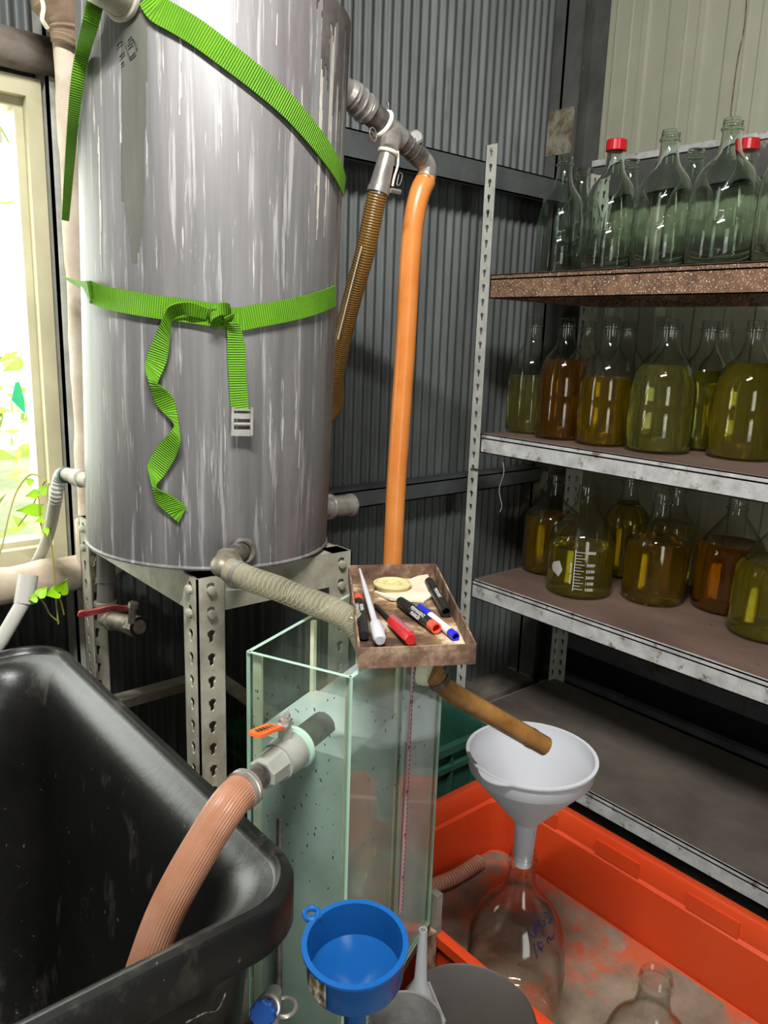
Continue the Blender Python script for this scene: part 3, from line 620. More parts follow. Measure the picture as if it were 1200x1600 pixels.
bh = thing('ribbed_hose', 'brown ribbed hose hanging from the steel tee and passing behind the drum', 'hose', R1)
MB().tube(smooth_path([R1 + (R1 - R0) * .02, (1.0098,1.2350,1.5611), (1.0090,1.2600,1.4801), (1.0139,1.3000,1.4020), (1.0281,1.3500,1.3187), (1.0472,1.4000,1.2356), (1.0722,1.4600,1.1373), (.885, 1.50, 1.06), (.855, 1.46, 1.035), (.81, 1.39, 1.03)], 16), .0195, 16).build('hose_wall', 'brown_hose', bh)
mb = MB(); mb.tube(smooth_path([(0.9831,1.2380,1.4884), (0.9915,1.2800,1.4126), (0.9997,1.3300,1.3119)], 6), .0016, 6); mb.build('repair_string', 'string', bh)
mb = MB(); mb.lathe([(.0195, -.005), (.0215, -.005), (.0215, .005), (.0195, .005)], R1 + (R1 - R0) * .07, 20, 0, R1 - R0); sc = R1 + Vector((.026, -.018, -.004)); mb.tube([sc - Vector((.012, 0, 0)), sc + Vector((.012, .0, 0))], .005, 6); mb.build('hose_clamp', 'stainless', bh)
oh = thing('orange_hose', 'long smooth orange hose hanging straight down from the steel elbow', 'hose', M6)
MB().tube(smooth_path([M5.lerp(M6, .9), M6, (1.1386,1.2500,1.6030), (1.1259,1.2500,1.5461), (1.1202,1.2500,1.4581), (1.1170,1.2500,1.3165), (1.1119,1.2500,1.1697), (1.1054,1.2500,1.0036), (1.1028,1.2500,0.8229), (1.1063,1.2600,0.6447), (1.1230,1.3000,0.4980), (1.1366,1.3700,0.3810), (1.1253,1.4600,0.3643)], 10), .0215, 18).build('hose_wall', 'orange_hose', oh)

# clear hose into the glass tank
ch = thing('clear_hose', 'clear spiral reinforced hose running from the drum outlet down into the glass tank', 'hose', e0)
cp = smooth_path([e0 + ed * .45, (0.5642,0.9501,0.9687), (0.5807,0.9106,0.9637), (0.6018,0.8604,0.9545), (0.6154,0.8197,0.9495), (0.6218,0.7959,0.9441), (0.6274,0.7787,0.9344), (0.6342,0.7667,0.9090)], 12)
MB().tube(cp, [.0185 - .0022 * max(0, (i / len(cp) - .5) * 2) for i in range(len(cp))], 18, caps=False).build('hose_wall', 'clear_hose', ch)
Ls = [0]
for i in range(1, len(cp)): Ls.append(Ls[-1] + (cp[i] - cp[i - 1]).length)
hp = []; turns = 31; u = None
for k in range(turns * 12):
    d = Ls[-1] * k / (turns * 12 - 1); i = 0
    while i < len(Ls) - 2 and Ls[i + 1] < d: i += 1
    c = cp[i].lerp(cp[i + 1], (d - Ls[i]) / (Ls[i + 1] - Ls[i])); t = (cp[i + 1] - cp[i]).normalized()
    u = t.orthogonal() if u is None else (u - t * u.dot(t)); u.normalize(); v = t.cross(u); a = 2 * PI * k / 12
    hp.append(c + (u * math.cos(a) + v * math.sin(a)) * (.0174 - .0022 * max(0, (d / Ls[-1] - .5) * 2)))
MB().tube(hp, .00055, 5).build('spiral_wire', 'hose_wire', ch)
mb = MB(); mb.lathe([(.0185, -.004), (.0200, -.004), (.0200, .004), (.0185, .004)], cp[5], 18, 0, cp[6] - cp[4]); mb.beam(cp[5] + Vector((-.02, 0, -.02)), cp[5] + Vector((.03, -.015, -.024)), (0, 0, .002), (.004, .006, 0)); mb.build('hose_clamp', 'stainless', ch)

# ------------------------------------------------------------------ glass settling tank on a small stand
TA, TB, TC, TD, TE, TF = Vector((.475, .807)), Vector((.533, .671)), Vector((.674, .731)), Vector((.616, .867)), Vector((.802, .786)), Vector((.744, .922))
ZG0, ZG1 = .372, .927
gt = thing('glass_tank', 'tall narrow glass tank of two chambers full of cloudy water', 'tank', (.64, .80, ZG0))
def pane(a, b, z0, z1, th=.006, m=('tank_glass', 'edge_green')):
    d = (b - a).normalized(); n_ = Vector((-d.y, d.x)) * th / 2; mb = MB()
    P = [(a - n_), (b - n_), (b + n_), (a + n_)]
    vs = [(p.x, p.y, z0) for p in P] + [(p.x, p.y, z1) for p in P]
    mb.add(vs, [(0, 1, 5, 4), (2, 3, 7, 6)], 0); mb.add(vs, [(4, 5, 6, 7), (3, 2, 1, 0), (1, 2, 6, 5), (3, 0, 4, 7)], 1)
    return mb.build('glass_panel', m, gt, smooth=0)
pane(TA, TB, ZG0, ZG1); pane(TB, TE, ZG0, ZG1); pane(TE, TF, ZG0, ZG1); pane(TF, TA, ZG0, ZG1); pane(TD, TC, ZG0 + .006, ZG1)
MB().prism([TA, TB, TE, TF], ZG0 - .004, ZG0 + .003).build('base_panel', 'edge_green', gt, smooth=0)
ud = (TB - TA).normalized(); vd = (TE - TB).normalized()
def seal(c, sx, sy, w1, w2, m='silicone'):
    a = c + ud * sx + vd * sy; mb = MB(); P = [a, a + ud * w1, a + ud * w1 + vd * w2, a + vd * w2]
    mb.prism(P if (w1 * w2) > 0 else P[::-1], ZG0 + .004, ZG1 - .004); mb.build('silicone_joint', m, gt, smooth=0)
seal(TA, .004, .004, .013, .004); seal(TB, -.009, .004, .005, .008); seal(TD, .004, -.012, .006, .008); seal(TC, -.009, -.010, .005, .006); seal(TC, -.010, .004, .006, .009); seal(TE, -.010, -.008, .006, .005); seal(TF, .004, -.011, .007, .007)
ZW1, ZW2 = (0.5413,0.6748,0.8155)[2], (0.7728,0.7738,0.8053)[2]
I1 = [TA + ud * .0045 + vd * .0045, TB - ud * .0045 + vd * .0045, TC - ud * .0045 - vd * .0045, TD + ud * .0045 - vd * .0045]
I2 = [TD + ud * .0045 + vd * .0045, TC - ud * .0045 + vd * .0045, TE - ud * .0045 - vd * .0045, TF + ud * .0045 - vd * .0045]
MB().prism(I1, ZG0 + .004, ZW1).build('water', 'water_teal', gt, smooth=0, label='cloudy teal water in the front chamber')
MB().prism(I2, ZG0 + .004, ZW2).build('water', 'water_pale', gt, smooth=0, label='paler grey water in the rear chamber')
# ruler tape on the right face with ticks
t0 = Vector((0.6931,0.7398,0.8887)); t1 = Vector((0.6893,0.7382,0.4825)); v3 = Vector((vd.x, vd.y, 0)); u3 = Vector((ud.x, ud.y, 0)); to = u3 * .0036
mb = MB(); mb.beam(t0 + to, t1 + to, v3 * .0085, u3 * .0006); mb.build('ruler_tape', 'tape', gt, label='faded pink measuring tape stuck to the glass')
mb = MB(); mb2 = MB(); nT = 58
for k in range(nT):
    c = t0.lerp(t1, (k + .5) / nT) + u3 * .0042
    mb.beam(c + v3 * .001, c + v3 * .0036, (0, 0, .0022), u3 * .0003, 0)
    mb.beam(c - v3 * .004, c - v3 * .0034, (0, 0, .0075), u3 * .0003, 1); mb.beam(c + v3 * .0036, c + v3 * .0042, (0, 0, .0075), u3 * .0003, 1)
    if k % 10 == 9: mb.beam(c - v3 * .003, c + v3 * .003, (0, 0, .006), u3 * .0002, 1)
mb.build('tape_print', ['ink_dark', 'tape_red'], gt, smooth=0, kind='stuff')
mb = MB()
for k in range(120):
    r1, r2 = random.random(), random.random(); side = random.random() < .55
    a, b = (TA, TB) if side else (TB, TE); p = a.lerp(b, .06 + .88 * r1); nn = -v3 if side else u3; c = Vector((p.x, p.y, ZG1 - .02 - .28 * r2 ** 1.4)) + nn * .0034
    s_ = random.uniform(.0006, .0022); d = Vector((0, 0, 1)) * s_ + (u3 if side else v3) * random.uniform(-.6, .6) * s_
    mb.beam(c - d, c + d, (u3 if side else v3) * s_ * .8, nn * .0004)
mb.build('dirt_specks', 'ink_dark', gt, smooth=0, kind='stuff')
# stand of the tank
gs = thing('tank_stand', 'rusty steel plate on angle legs carrying the glass tank', 'stand', (.64, .80, .165))
cen = (TA + TE) / 2; out = [cen + (p - cen) * 1.03 for p in (TA, TB, TE, TF)]
MB().prism(out, .356, .367).build('plate', 'rust_tray', gs, smooth=0)
for k, p in enumerate((TA, TB, TE, TF)):
    q = cen + (p - cen) * (.96 if k < 2 else 1.0); MB().box((q.x - .011, q.y - .011, .165), (q.x + .011, q.y + .011, .356)).build('leg', 'rust_tray', gs, smooth=0)
E_ = cen + (TE - cen) * 1.10
MB().box((E_.x - .006, E_.y - .006, .345), (E_.x + .008, E_.y + .012, .42)).build('corner_bracket', 'concrete', gs)

# ball valve on the front face of the tank
V0 = Vector((0.5047,0.7373,0.8187)); nv = -v3
bv = thing('ball_valve', 'grey plastic ball valve with orange lever on the front of the glass tank', 'valve', V0)
def along(t): return V0 + nv * t
mb = MB(); mb.lathe([(.0, .0034), (.027, .0034), (.028, .0055), (.0265, .009), (.0245, .010), (.0245, .013)], V0, 28, 0, nv); mb.build('flange', 'edge_green', bv)
MB().tube([along(.01), along(.014), along(.032), along(.046), along(.048)], [.0235, .0245, .0245, .0215, .019], 28).build('body', 'grey_plastic', bv)
mb = MB(); mb.tube([along(.043), along(.048), along(.0481), along(.051)], [.0235, .0235, .021, .020], 28); mb.tube([along(.049), along(.077), along(.079)], [.0215, .0192, .0165], 8, ph=.3); mb.build('union_nut', 'grey_plastic', bv, smooth=25)
MB().tube([along(.07), along(.122)], .0135, 18).build('nipple', 'steel_dark', bv)
MB().tube([along(-.06), along(-.003)], .0185, 16).build('inner_pipe', 'pvc_dark', bv)
MB().box((-.006, -.006, 0), (.006, .006, .02)).build('stem', 'grey_plastic', bv, local=True).location = nv * .030 + Vector((0, 0, .022))
hz = V0 + nv * .030 + Vector((0, 0, .042))
mb = MB(); sdv = u3
mb.beam(hz - nv * .008, hz + nv * .012, sdv * .014, (0, 0, .003)); mb.tube([hz, hz + Vector((0, 0, .008))], .008, 6); mb.tube([hz, hz + Vector((0, 0, .011))], .0045, 10); mb.tube([hz - nv * .006 + Vector((0, 0, .0)), hz - nv * .004 + Vector((0, 0, .013))], .004, 8)
mb.build('lever_nut', 'stainless', bv)
la = hz + nv * .011 + Vector((0, 0, .001)); lb = hz + nv * .058 + Vector((0, 0, .012)) - sdv * .004
cs = smooth_path([la, la.lerp(lb, .3) + Vector((0, 0, .003)), lb], 5)
mb = MB(); mb.ribbon(cs, [sdv * (.014 + .005 * min(1, i / 4)) * (.75 if i == len(cs) - 1 else 1) for i in range(len(cs))], .004); mb.build('lever', 'orange_plastic', bv)
mb = MB(); ld = (lb - la).normalized(); lu = ld.cross(sdv).normalized(); lu = lu if lu.z > 0 else -lu
for k in range(5):
    c = la.lerp(lb, .36 + .13 * k) + lu * .0048
    mb.beam(c - sdv * .003, c + sdv * .003, ld * .0032, lu * .0004); mb.beam(c + sdv * .0045, c + sdv * .006, ld * .002, lu * .0004)
mb.build('lever_print', 'ink_dark', bv, smooth=0)
# hose from the valve over the rim of the black tub
th_ = thing('drain_hose', 'pinkish orange reinforced hose from the ball valve over the rim into the black tub', 'hose', along(.11))
rib = smooth_path([along(.104), along(.122), (0.3675,0.6744,0.8172), (0.3458,0.6745,0.7921), (0.3228,0.6792,0.7562), (0.3016,0.6845,0.7155), (0.2841,0.6887,0.6703), (0.2697,0.6945,0.6176), (0.2541,0.7003,0.5224)], 9)
mb = MB(); n = 76; mb.tube(rib, .0205, n)
for k, v in enumerate(mb.v):
    if (k % n) % 2: c = rib[k // n]; mb.v[k] = c + (v - c) * .975
mb.build('hose_wall', 'pink_hose', th_, smooth=20)
mb = MB(); mb.lathe([(.0205, -.006), (.0225, -.006), (.0225, -.002), (.0215, -.001), (.0215, .001), (.0225, .002), (.0225, .006), (.0205, .006)], along(.113), 26, 0, nv); mb.build('hose_clamp', 'stainless', th_)

# outlet spout of the tank
Q0 = Vector((0.7221,0.7522,0.8575)); so = u3
spt = thing('outlet_spout', 'brown translucent tube sloping from the glass tank into the white funnel', 'tube', Q0)
MB().lathe([(.0, .0034), (.0215, .0034), (.021, .014), (.019, .020), (.0, .020)], Q0, 22, 0, so).build('bulkhead', 'silicone', spt)
Q1 = Q0 + so * .016; Q2 = Vector((0.7539,0.7237,0.8278)); Q9 = Vector((0.8900,0.6464,0.7276))
sp_ = smooth_path([Q1, Q1 + (Q2 - Q1) * .35 + Vector((0, 0, .002)), Q2, Q2.lerp(Q9, .33), Q2.lerp(Q9, .66), Q9], 8)
mb = MB(); mb.tube(sp_, .0148, 18, caps=False); mb.tube(sp_[::-1], .0122, 18, caps=False); k0 = len(sp_) * 18
mb.f += [(k0 - 18 + k, k0 - 18 + (k + 1) % 18, k0 + (k + 1) % 18, k0 + k) for k in range(18)] if False else []
mb.tube(sp_[len(sp_) - 5:len(sp_) - 3], .0156, 18, caps=False)
mb.build('tube_wall', 'spout', spt)
MB().tube(sp_[0:9], [.0178] * 7 + [.017, .015], 18).build('sleeve', 'spout', spt)
mb = MB(); c = sp_[11]; ta = (sp_[12] - sp_[10]); mb.lathe([(.0148, -.004), (.0168, -.004), (.0168, .004), (.0148, .004)], c, 20, 0, ta); mb.beam(c + Vector((0, 0, .015)) - so * .006, c + Vector((.0, 0, .018)) + so * .012, v3 * .008, (0, 0, .007)); mb.build('hose_clamp', 'steel_dark', spt)

# ------------------------------------------------------------------ rusty tray and what lies in it
TZ = .95
tc = [Vector((.546, .672, TZ)), Vector((.669, .600, TZ)), Vector((.870, .876, TZ)), Vector((.744, .948, TZ))]
tx = (tc[1] - tc[0]).normalized(); ty = (tc[3] - tc[0]).normalized(); TWd = (tc[1] - tc[0]).length; TLn = (tc[3] - tc[0]).length
tr = thing('steel_tray', 'small rusty sheet metal tray resting across the top of the glass tank', 'tray', tc[0])
mb = MB()
def tp(a, b, z=0): return tc[0] + tx * a + ty * b + Vector((0, 0, z))
mb.add([tp(0, 0, -.016), tp(TWd, 0, -.016), tp(TWd, TLn, -.016), tp(0, TLn, -.016), tp(0, 0, -.0135), tp(TWd, 0, -.0135), tp(TWd, TLn, -.0135), tp(0, TLn, -.0135)], [(3, 2, 1, 0), (0, 1, 5, 4), (1, 2, 6, 5), (2, 3, 7, 6), (3, 0, 4, 7)], 0)
mb.add([tp(0, 0, -.0135), tp(TWd, 0, -.0135), tp(TWd, TLn, -.0135), tp(0, TLn, -.0135)], [(0, 1, 2, 3)], 1); mb.build('bottom', ['rust_tray', 'tray_floor'], tr, smooth=0)
for a, b in (((0, 0), (TWd, 0)), ((TWd, 0), (TWd, TLn)), ((TWd, TLn), (0, TLn)), ((0, TLn), (0, 0))):
    p, q = tp(*a, 0), tp(*b, 0); d = (q - p).normalized(); MB().beam(p + Vector((0, 0, -.003)), q + Vector((0, 0, -.003)), d.cross(Vector((0, 0, 1))) * .0025, (0, 0, .026)).build('wall', 'rust_tray', tr, smooth=0)
ZF = TZ - .0135
def flat(px, z): return px
# torn card and lid
cc = [(0.7322,0.8690,0.9395), (0.7272,0.8257,0.9395), (0.7642,0.7931,0.9395), (0.7952,0.8035,0.9395), (0.8352,0.8482,0.9395), (0.8566,0.8828,0.9395), (0.8476,0.8931,0.9395), (0.8136,0.8790,0.9395), (0.7709,0.8921,0.9395)]
mb = MB(); n = len(cc); mb.add([Vector(p) + Vector((0, 0, -.0022 + .002 * (i % 2))) for i, p in enumerate(cc)] + [Vector(p) + Vector((0, 0, .0006 + .003 * (i % 2))) for i, p in enumerate(cc)], [list(range(n))[::-1], list(range(n, 2 * n))] + [(i, (i + 1) % n, n + (i + 1) % n, n + i) for i in range(n)])
tag(mb.build('torn_card', 'cardboard', smooth=0), 'torn piece of pale card lying in the rusty tray under the lid', 'card')
lc = Vector((0.7631,0.8631,0.9425)); ld_ = thing('jar_lid', 'round cream plastic lid lying on the torn card', 'lid', lc)
MB().lathe([(.0, 0), (.026, 0), (.0275, .002), (.0275, .005), (.0295, .0055), (.0295, .008), (.026, .0085), (.025, .006), (.014, .006), (.0135, .0085), (.0115, .0085), (.011, .006), (0, .006)], (0, 0, 0), 36).build('disc', 'cream_plastic', ld_, local=True)
mb = MB(); mb.tube([(-.007, 0, .0065), (.007, 0, .0065)], .0022, 8); mb.build('tab', 'cream_plastic', ld_, local=True)
def marker(name, label, a, b, r, mats, text=None, open_end=True, cap=.32, tipend=None):
    a, b = Vector(a), Vector(b); d = (b - a).normalized(); L_ = (b - a).length; o = thing(name, label, 'pen', a, 'pens in the rusty tray')
    MB().tube([a + d * L_ * cap, b - d * L_ * .12], r, 16).build('barrel', mats[0], o)
    MB().tube([a, a + d * .002, a + d * L_ * cap * .9, a + d * (L_ * cap + .001)], [r * .8, r * .93, r * 1.06, r * 1.08], 16).build('cap', mats[1], o)
    mb = MB(); e = b - d * L_ * .13; mb.lathe([(r * 1.01, 0), (r * 1.01, L_ * .13), (r * .72, L_ * .13), (r * .7, L_ * .03), (0, L_ * .03)], e, 16, 0, d); mb.build('end_plug', mats[2], o)
    if text:
        up = Vector((0, 0, 1)); up = (up - d * up.dot(d)).normalized(); vw = (cam.location - a).normalized(); fr = (vw - d * vw.dot(d)).normalized(); mb = MB()
        right = d; uu = fr.cross(right); m_ = a.lerp(b, .58) + fr * (r * 1.03)
        for k, t_ in enumerate(text): text_on(mb, t_, r * .95, m_ + uu * r * (.35 - .85 * k), right, uu)
        mb.build('print', 'print_white', o, smooth=0)
    return o
marker('marker_pen', 'black marker pen with an orange red hollow end, in the middle of the rusty tray', (0.7254,0.8026,0.9455), (0.6923,0.6918,0.9455), .0076, ('black_plastic', 'black_plastic', 'marker_red'), ('PERMANENT', 'MARKER'))
marker('marker_pen', 'black marker pen lying along the right side of the rusty tray', (0.8260,0.8478,0.9455), (0.7484,0.7304,0.9455), .0076, ('black_plastic', 'black_plastic', 'black_plastic'), ('PERMANENT',))
marker('marker_pen', 'white marker pen with a blue cap beside the orange ended marker', (0.7375,0.7742,0.9425), (0.6977,0.6612,0.9425), .0058, ('label_white', 'marker_blue', 'marker_blue'))
marker('marker_pen', 'worn black marker with a red end, against the left side of the tray', (0.5985,0.7280,0.9455), (0.6836,0.8488,0.9455), .0072, ('black_plastic', 'black_plastic', 'marker_red'), ('PERMANENT', 'MARKER'))
pa, pb = Vector((0.6010,0.6990,0.9475)), Vector((0.7296,0.9031,0.9680)); pd = (pb - pa).normalized(); Lp = (pb - pa).length
pp = thing('pipette', 'translucent white plastic pipette lying along the left side of the rusty tray', 'pipette', pa)
MB().tube([pa, pa + pd * .004, pa + pd * .045, pa + pd * .056], [.006, .0085, .0085, .0045], 14).build('bulb', 'milk_plastic', pp)
MB().tube([pa + pd * .055, pa + pd * Lp * .7, pb], [.0045, .0036, .0014], 12).build('stem', 'milk_plastic', pp)
da, db = Vector((0.6904,0.8171,0.9425)), Vector((0.6357,0.6798,0.9465)); dd = (db - da).normalized(); Ld = (db - da).length
sdv_ = thing('screwdriver', 'screwdriver with a dark blade and a red and clear handle in the rusty tray', 'screwdriver', da)
MB().tube([da, da + dd * .012, da + dd * Ld * .52], [.0022, .0028, .0028], 10).build('blade', 'black_plastic', sdv_)
MB().tube([da + dd * Ld * .46, da + dd * Ld * .5, da + dd * Ld * .94, db], [.0045, .0078, .0088, .0075], 6).build('handle', 'red_handle', sdv_, smooth=20)
sl = dd.cross(Vector((0, 0, 1))).normalized()
MB().tube([da + dd * Ld * .47 - sl * .0028 + Vector((0, 0, .002)), da + dd * Ld * .93 - sl * .003 + Vector((0, 0, .002))], .0068, 8).build('clear_side', 'pink_handle', sdv_)
bl = Vector((0.6330,0.7330,0.9395)); gb = MB(); gb.lathe([(0, -.0), (.003, .0006), (.0055, .0035), (.0055, .0065), (.003, .0095), (0, .0102)], bl, 16)
tag(gb.build('glass_bead', 'clear_plastic'), 'small clear round bead beside the pipette bulb', 'bead')

# ------------------------------------------------------------------ shelving unit
SX0, SX1, SY0, SY1 = 1.706, 2.235, -.02, 1.606
su = thing('shelving_unit', 'slotted angle steel shelving with four deep shelves along the white wall', 'shelf', (1.97, .8, 0))
for x, y, sx, sy in ((SX0, SY1, 1, -1), (SX1, SY1, -1, -1), (SX0, SY0, 1, 1), (SX1, SY0, -1, 1)):
    mb = MB(); angle_post(mb, x, y, sx, sy, 0, 1.845, .040, .0025); mb.build('post', 'post_grey', su, smooth=0)
for k, (z, m, dk, hh) in enumerate(((.115, 'zinc_edge', 'deck_low', .052), (.60, 'zinc_edge', 'deck', .055), (1.05, 'zinc_edge', 'deck', .055), (1.50, 'rust_edge', 'deck', .064))):
    x0, x1, y0, y1 = SX0 + .004, SX1 - .004, SY0 + .004, SY1 - .042 if k else SY1 - .02
    if k == 0: y1 = SY1 + .012
    mb = MB(); zt = z + .001
    mb.box((x0, y0, z - hh), (x0 + .003, y1, zt)); mb.box((x0, y0, zt - .003), (x0 + .014, y1, zt)); mb.box((x0, y0, z - hh), (x0 + .02, y1, z - hh + .003))
    mb.box((x1 - .003, y0, z - hh), (x1, y1, zt)); mb.box((x0, y0, z - hh), (x1, y0 + .003, zt)); mb.box((x0, y1 - .003, z - hh), (x1, y1, zt)); mb.box((x0, y0, z - .014), (x1, y1, z - .010))
    for yb in (y0 + .4, y0 + .8, y0 + 1.2): mb.box((x0 + .003, yb - .02, z - hh + .005), (x1 - .003, yb + .02, z - .014))
    s_ = mb.build('shelf', m, su, smooth=0)
    mb = MB(); n_ = 40; vs = []
    for i in range(n_ + 1):
        y = y0 + .004 + (y1 - y0 - .008) * i / n_; w_ = (.010 + .006 * max(0, noise.noise((y * 3, k, 0)))) if k == 1 else .006
        for xx, zz in ((x0 + w_, z - .004), (x0 + w_, z + .0025), (x1 - .004, z + .0025), (x1 - .004, z - .004)): vs.append((xx, y, zz))
    fs = [(4 * i + a, 4 * i + a + 1, 4 * i + a + 5, 4 * i + a + 4) for i in range(n_) for a in range(3)]; mb.add(vs, fs); mb.build('deck_board', dk, s_, smooth=0)
    b = MB()
mb = MB(); mb.tube([(SX0 - .003, 1.59, .942), (SX0 - .004, 1.572, .944), (SX0 - .004, 1.55, .945)], .0025, 8); mb.tube([(SX0 - .003, 1.60, .90), (SX0 - .003, 1.602, .86)], .002, 6) if False else None
mb.build('green_tie', 'crate_green', su, label='green plastic tie through the front post')
mb = MB(); mb.tube(smooth_path([(1.7200,1.4813,0.9769), (1.7200,1.4759,0.9438), (1.7300,1.4975,0.8918), (1.7400,1.4921,0.8433), (1.7400,1.4979,0.8228)], 6), .001, 5); mb.build('hanging_wire', 'conduit', su)

# ------------------------------------------------------------------ bottles
JUG = [(.066, 0), (.074, .004), (.079, .014), (.0795, .12), (.0782, .122), (.0782, .126), (.0785, .15), (.0772, .165), (.0735, .187), (.0660, .210), (.0575, .225), (.0460, .238), (.0350, .250), (.0275, .264), (.0232, .282), (.0220, .300), (.0218, .308), (.0255, .310), (.0255, .315), (.0215, .317)] + \
      [(.0215 + .0014 * (i % 2), .319 + .0028 * i) for i in range(5)] + [(.0215, .333), (.0205, .335)]
LAB = [(.084, 0), (.092, .006), (.095, .018), (.095, .165), (.092, .178), (.084, .192), (.062, .222), (.042, .248), (.030, .264), (.0255, .274), (.0255, .285), (.029, .287), (.029, .292), (.024, .294)] + [(.024 + .0016 * (i % 2), .297 + .0036 * i) for i in range(5)] + [(.0245, .318), (.0232, .32)]
SHD = [(.074, 0), (.084, .006), (.0885, .02), (.0885, .168), (.086, .182), (.078, .196), (.062, .208), (.044, .222), (.032, .238), (.026, .254), (.0245, .27), (.0245, .283), (.029, .285), (.029, .29), (.024, .292)] + [(.024 + .0016 * (i % 2), .294 + .0036 * i) for i in range(5)] + [(.0245, .314), (.0232, .316)]
cache = {}
def scaled(P, sr, sh):
    nk = .6   # the neck keeps more of its width than the body
    return [(r * (sr if h < .2 else sr + (1 - sr) * min(1, (h - .2) / .08)), h * sh) for r, h in P]
def bottle(name, label, cat, group, loc, prof, sr=1, sh=1, liq=None, fill=.5, cap=None, glass='near_glass'):
    key = (name, id(prof), round(sr, 3), round(sh, 3), liq, fill, cap, glass); loc = Vector(loc)
    if key in cache:
        return copy_thing(cache[key], loc, label)
    o = thing(name, label, cat, loc, group); P = scaled(prof, sr, sh); H_ = P[-1][1]; th = .0026
    inner = [(max(r - th, .001), h) for r, h in P[2:]]; ins = [(0, .006)] + [(P[0][0] - .006, .0062), (P[1][0] - .004, .0085)] + [(r, max(h, .012)) for r, h in inner]
    ins[-1] = (P[-1][0] - .002, H_ - .0005)
    mb = MB(); mb.lathe([(0, .0025), (P[0][0] * .8, .002), (P[0][0] * .93, 0)] + P + ins[::-1], (0, 0, 0), 40); mb.build('glass', glass, o, local=True, smooth=50)
    if liq:
        zf = fill * H_; lp = [(0, .0055)]
        for i, (r, h) in enumerate(ins[1:]):
            if h >= zf:
                r0, h0 = ins[i]; t = (zf - h0) / max(h - h0, 1e-6); lp.append((r0 + (r - r0) * t + .0004, zf)); break
            lp.append((r + .0004, h - .0004 if i < 2 else h))
        lp.append((lp[-1][0] * .97, zf - .0006)); lp.append((0, zf - .0006)); mb = MB(); mb.lathe(lp, (0, 0, 0), 40); mb.build('liquid', 'liquid_' + liq, o, local=True, smooth=50)
    if cap:
        mb = MB(); n = 40; pr = [(.0262, H_ - .024), (.0268, H_ - .023), (.0262, H_ + .001), (.0245, H_ + .003), (0, H_ + .003)]; mb.lathe(pr, (0, 0, 0), n); k = 0
        for i in range(len(mb.v)):
            if i % 2 and mb.v[i].xy.length > .02: mb.v[i] = Vector((mb.v[i].x * .975, mb.v[i].y * .975, mb.v[i].z))
        mb.build('cap', 'red_cap', o, local=True, smooth=25)
    cache[key] = o; return o
Z1, Z2, Z3 = 1.5032, 1.0532, .6032
GE, GF, GL = 'empty glass jugs on the top shelf', 'jugs of yellow liquid on the second shelf', 'large bottles of liquid on the third shelf'
def jug(label, x, y, z, **k): return bottle('glass_jug', label, 'bottle', GE if z == Z1 else GF, (x, y, z), JUG, **k)
jug('empty clear glass jug with a red cap, front row of the top shelf', 1.875, 1.300, Z1, sr=.88, cap='r', glass='clear_glass')
jug('open empty jug with a cloudy body between the red capped jug and the largest jug', 1.87, 1.142, Z1, sr=.92, glass='clear_glass')
jug('largest open empty glass jug on the top shelf, just left of the rear red cap', 1.87, .985, Z1, sr=1.0, glass='clear_glass')
jug('empty glass jug cut by the right edge of the photo on the top shelf', 1.87, .82, Z1, sr=1.0, glass='clear_glass')
jug('open empty glass jug at the left end of the top shelf, nearest the corner column', 1.93, 1.505, Z1, sr=.86, glass='clear_glass')
bk = 2.085
for lab, p, cp_ in (('empty rear row jug on the top shelf, just left of the front red cap', (2.0850,1.5576,1.7701), None), ('empty rear row jug on the top shelf, just right of the front red cap', (2.0850,1.3888,1.7518), None),
                    ('neck of the dusty', (2.1700,1.3951,1.7640), None), ('empty rear row jug on the top shelf, between the two tall open jugs', (2.0850,1.1925,1.7305), None), ('empty rear row jug with a red cap on the top shelf', (2.0850,1.0495,1.7150), 'r')):
    xx, yy = p[0], p[1]
    if 'neck of the dusty' in lab: continue
    jug(lab, xx, yy, Z1, sr=.86, cap=cp_, glass='clear_glass')
jug('jug with pale green liquid to half height, first at the left end of the second shelf', 1.853, 1.562, Z2, sr=.86, liq='pale', fill=.50) if False else jug('jug half full of pale green liquid at the left end of the second shelf', 1.86, 1.515, Z2, sr=.86, liq='pale', fill=.50)
jug('jug of brownish amber liquid filled to the shoulder on the second shelf', 1.83, 1.375, Z2, sr=.88, liq='amber', fill=.66)
jug('jug of bright yellow liquid third from the left on the second shelf', 1.83, 1.232, Z2, sr=.90, liq='gold', fill=.54)
jug('wide jug of pale clear liquid, foremost in the middle of the second shelf', 1.854, 1.080, Z2, sr=1.03, liq='pale', fill=.66)
jug('jug of olive liquid set back between the two foremost jugs on the second shelf', 2.005, 1.050, Z2, sr=.86, liq='olive', fill=.62)
jug('wide jug of yellow liquid foremost on the right of the second shelf', 1.94, .900, Z2, sr=1.02, liq='lemon', fill=.70)
jug('jug of golden liquid cut by the right edge of the photo on the second shelf', 1.99, .735, Z2, sr=.98, liq='gold', fill=.6)
for lab, p in (('jug in the rear row of the second shelf, behind the amber jug', (2.1200,1.5108,1.2742)), ('jug in the rear row of the second shelf, behind the bright yellow jug', (2.1200,1.3677,1.2802)),
               ('jug in the rear row of the second shelf, behind the foremost middle jug', (2.1500,1.2334,1.2860)), ('rear row jug on the second shelf, between the olive jug and the wide jug', (2.1500,1.0829,1.2923))):
    jug(lab, p[0], p[1], Z2, sr=.86, liq='olive', fill=.45)
def big(label, x, y, prof, **k): return bottle('storage_bottle', label, 'bottle', GL, (x, y, Z3), prof, **k)
lab_b = big('clear laboratory bottle with white graduations and a grey hexagon on the third shelf', 1.885, 1.300, LAB, liq='lemon', fill=.45)
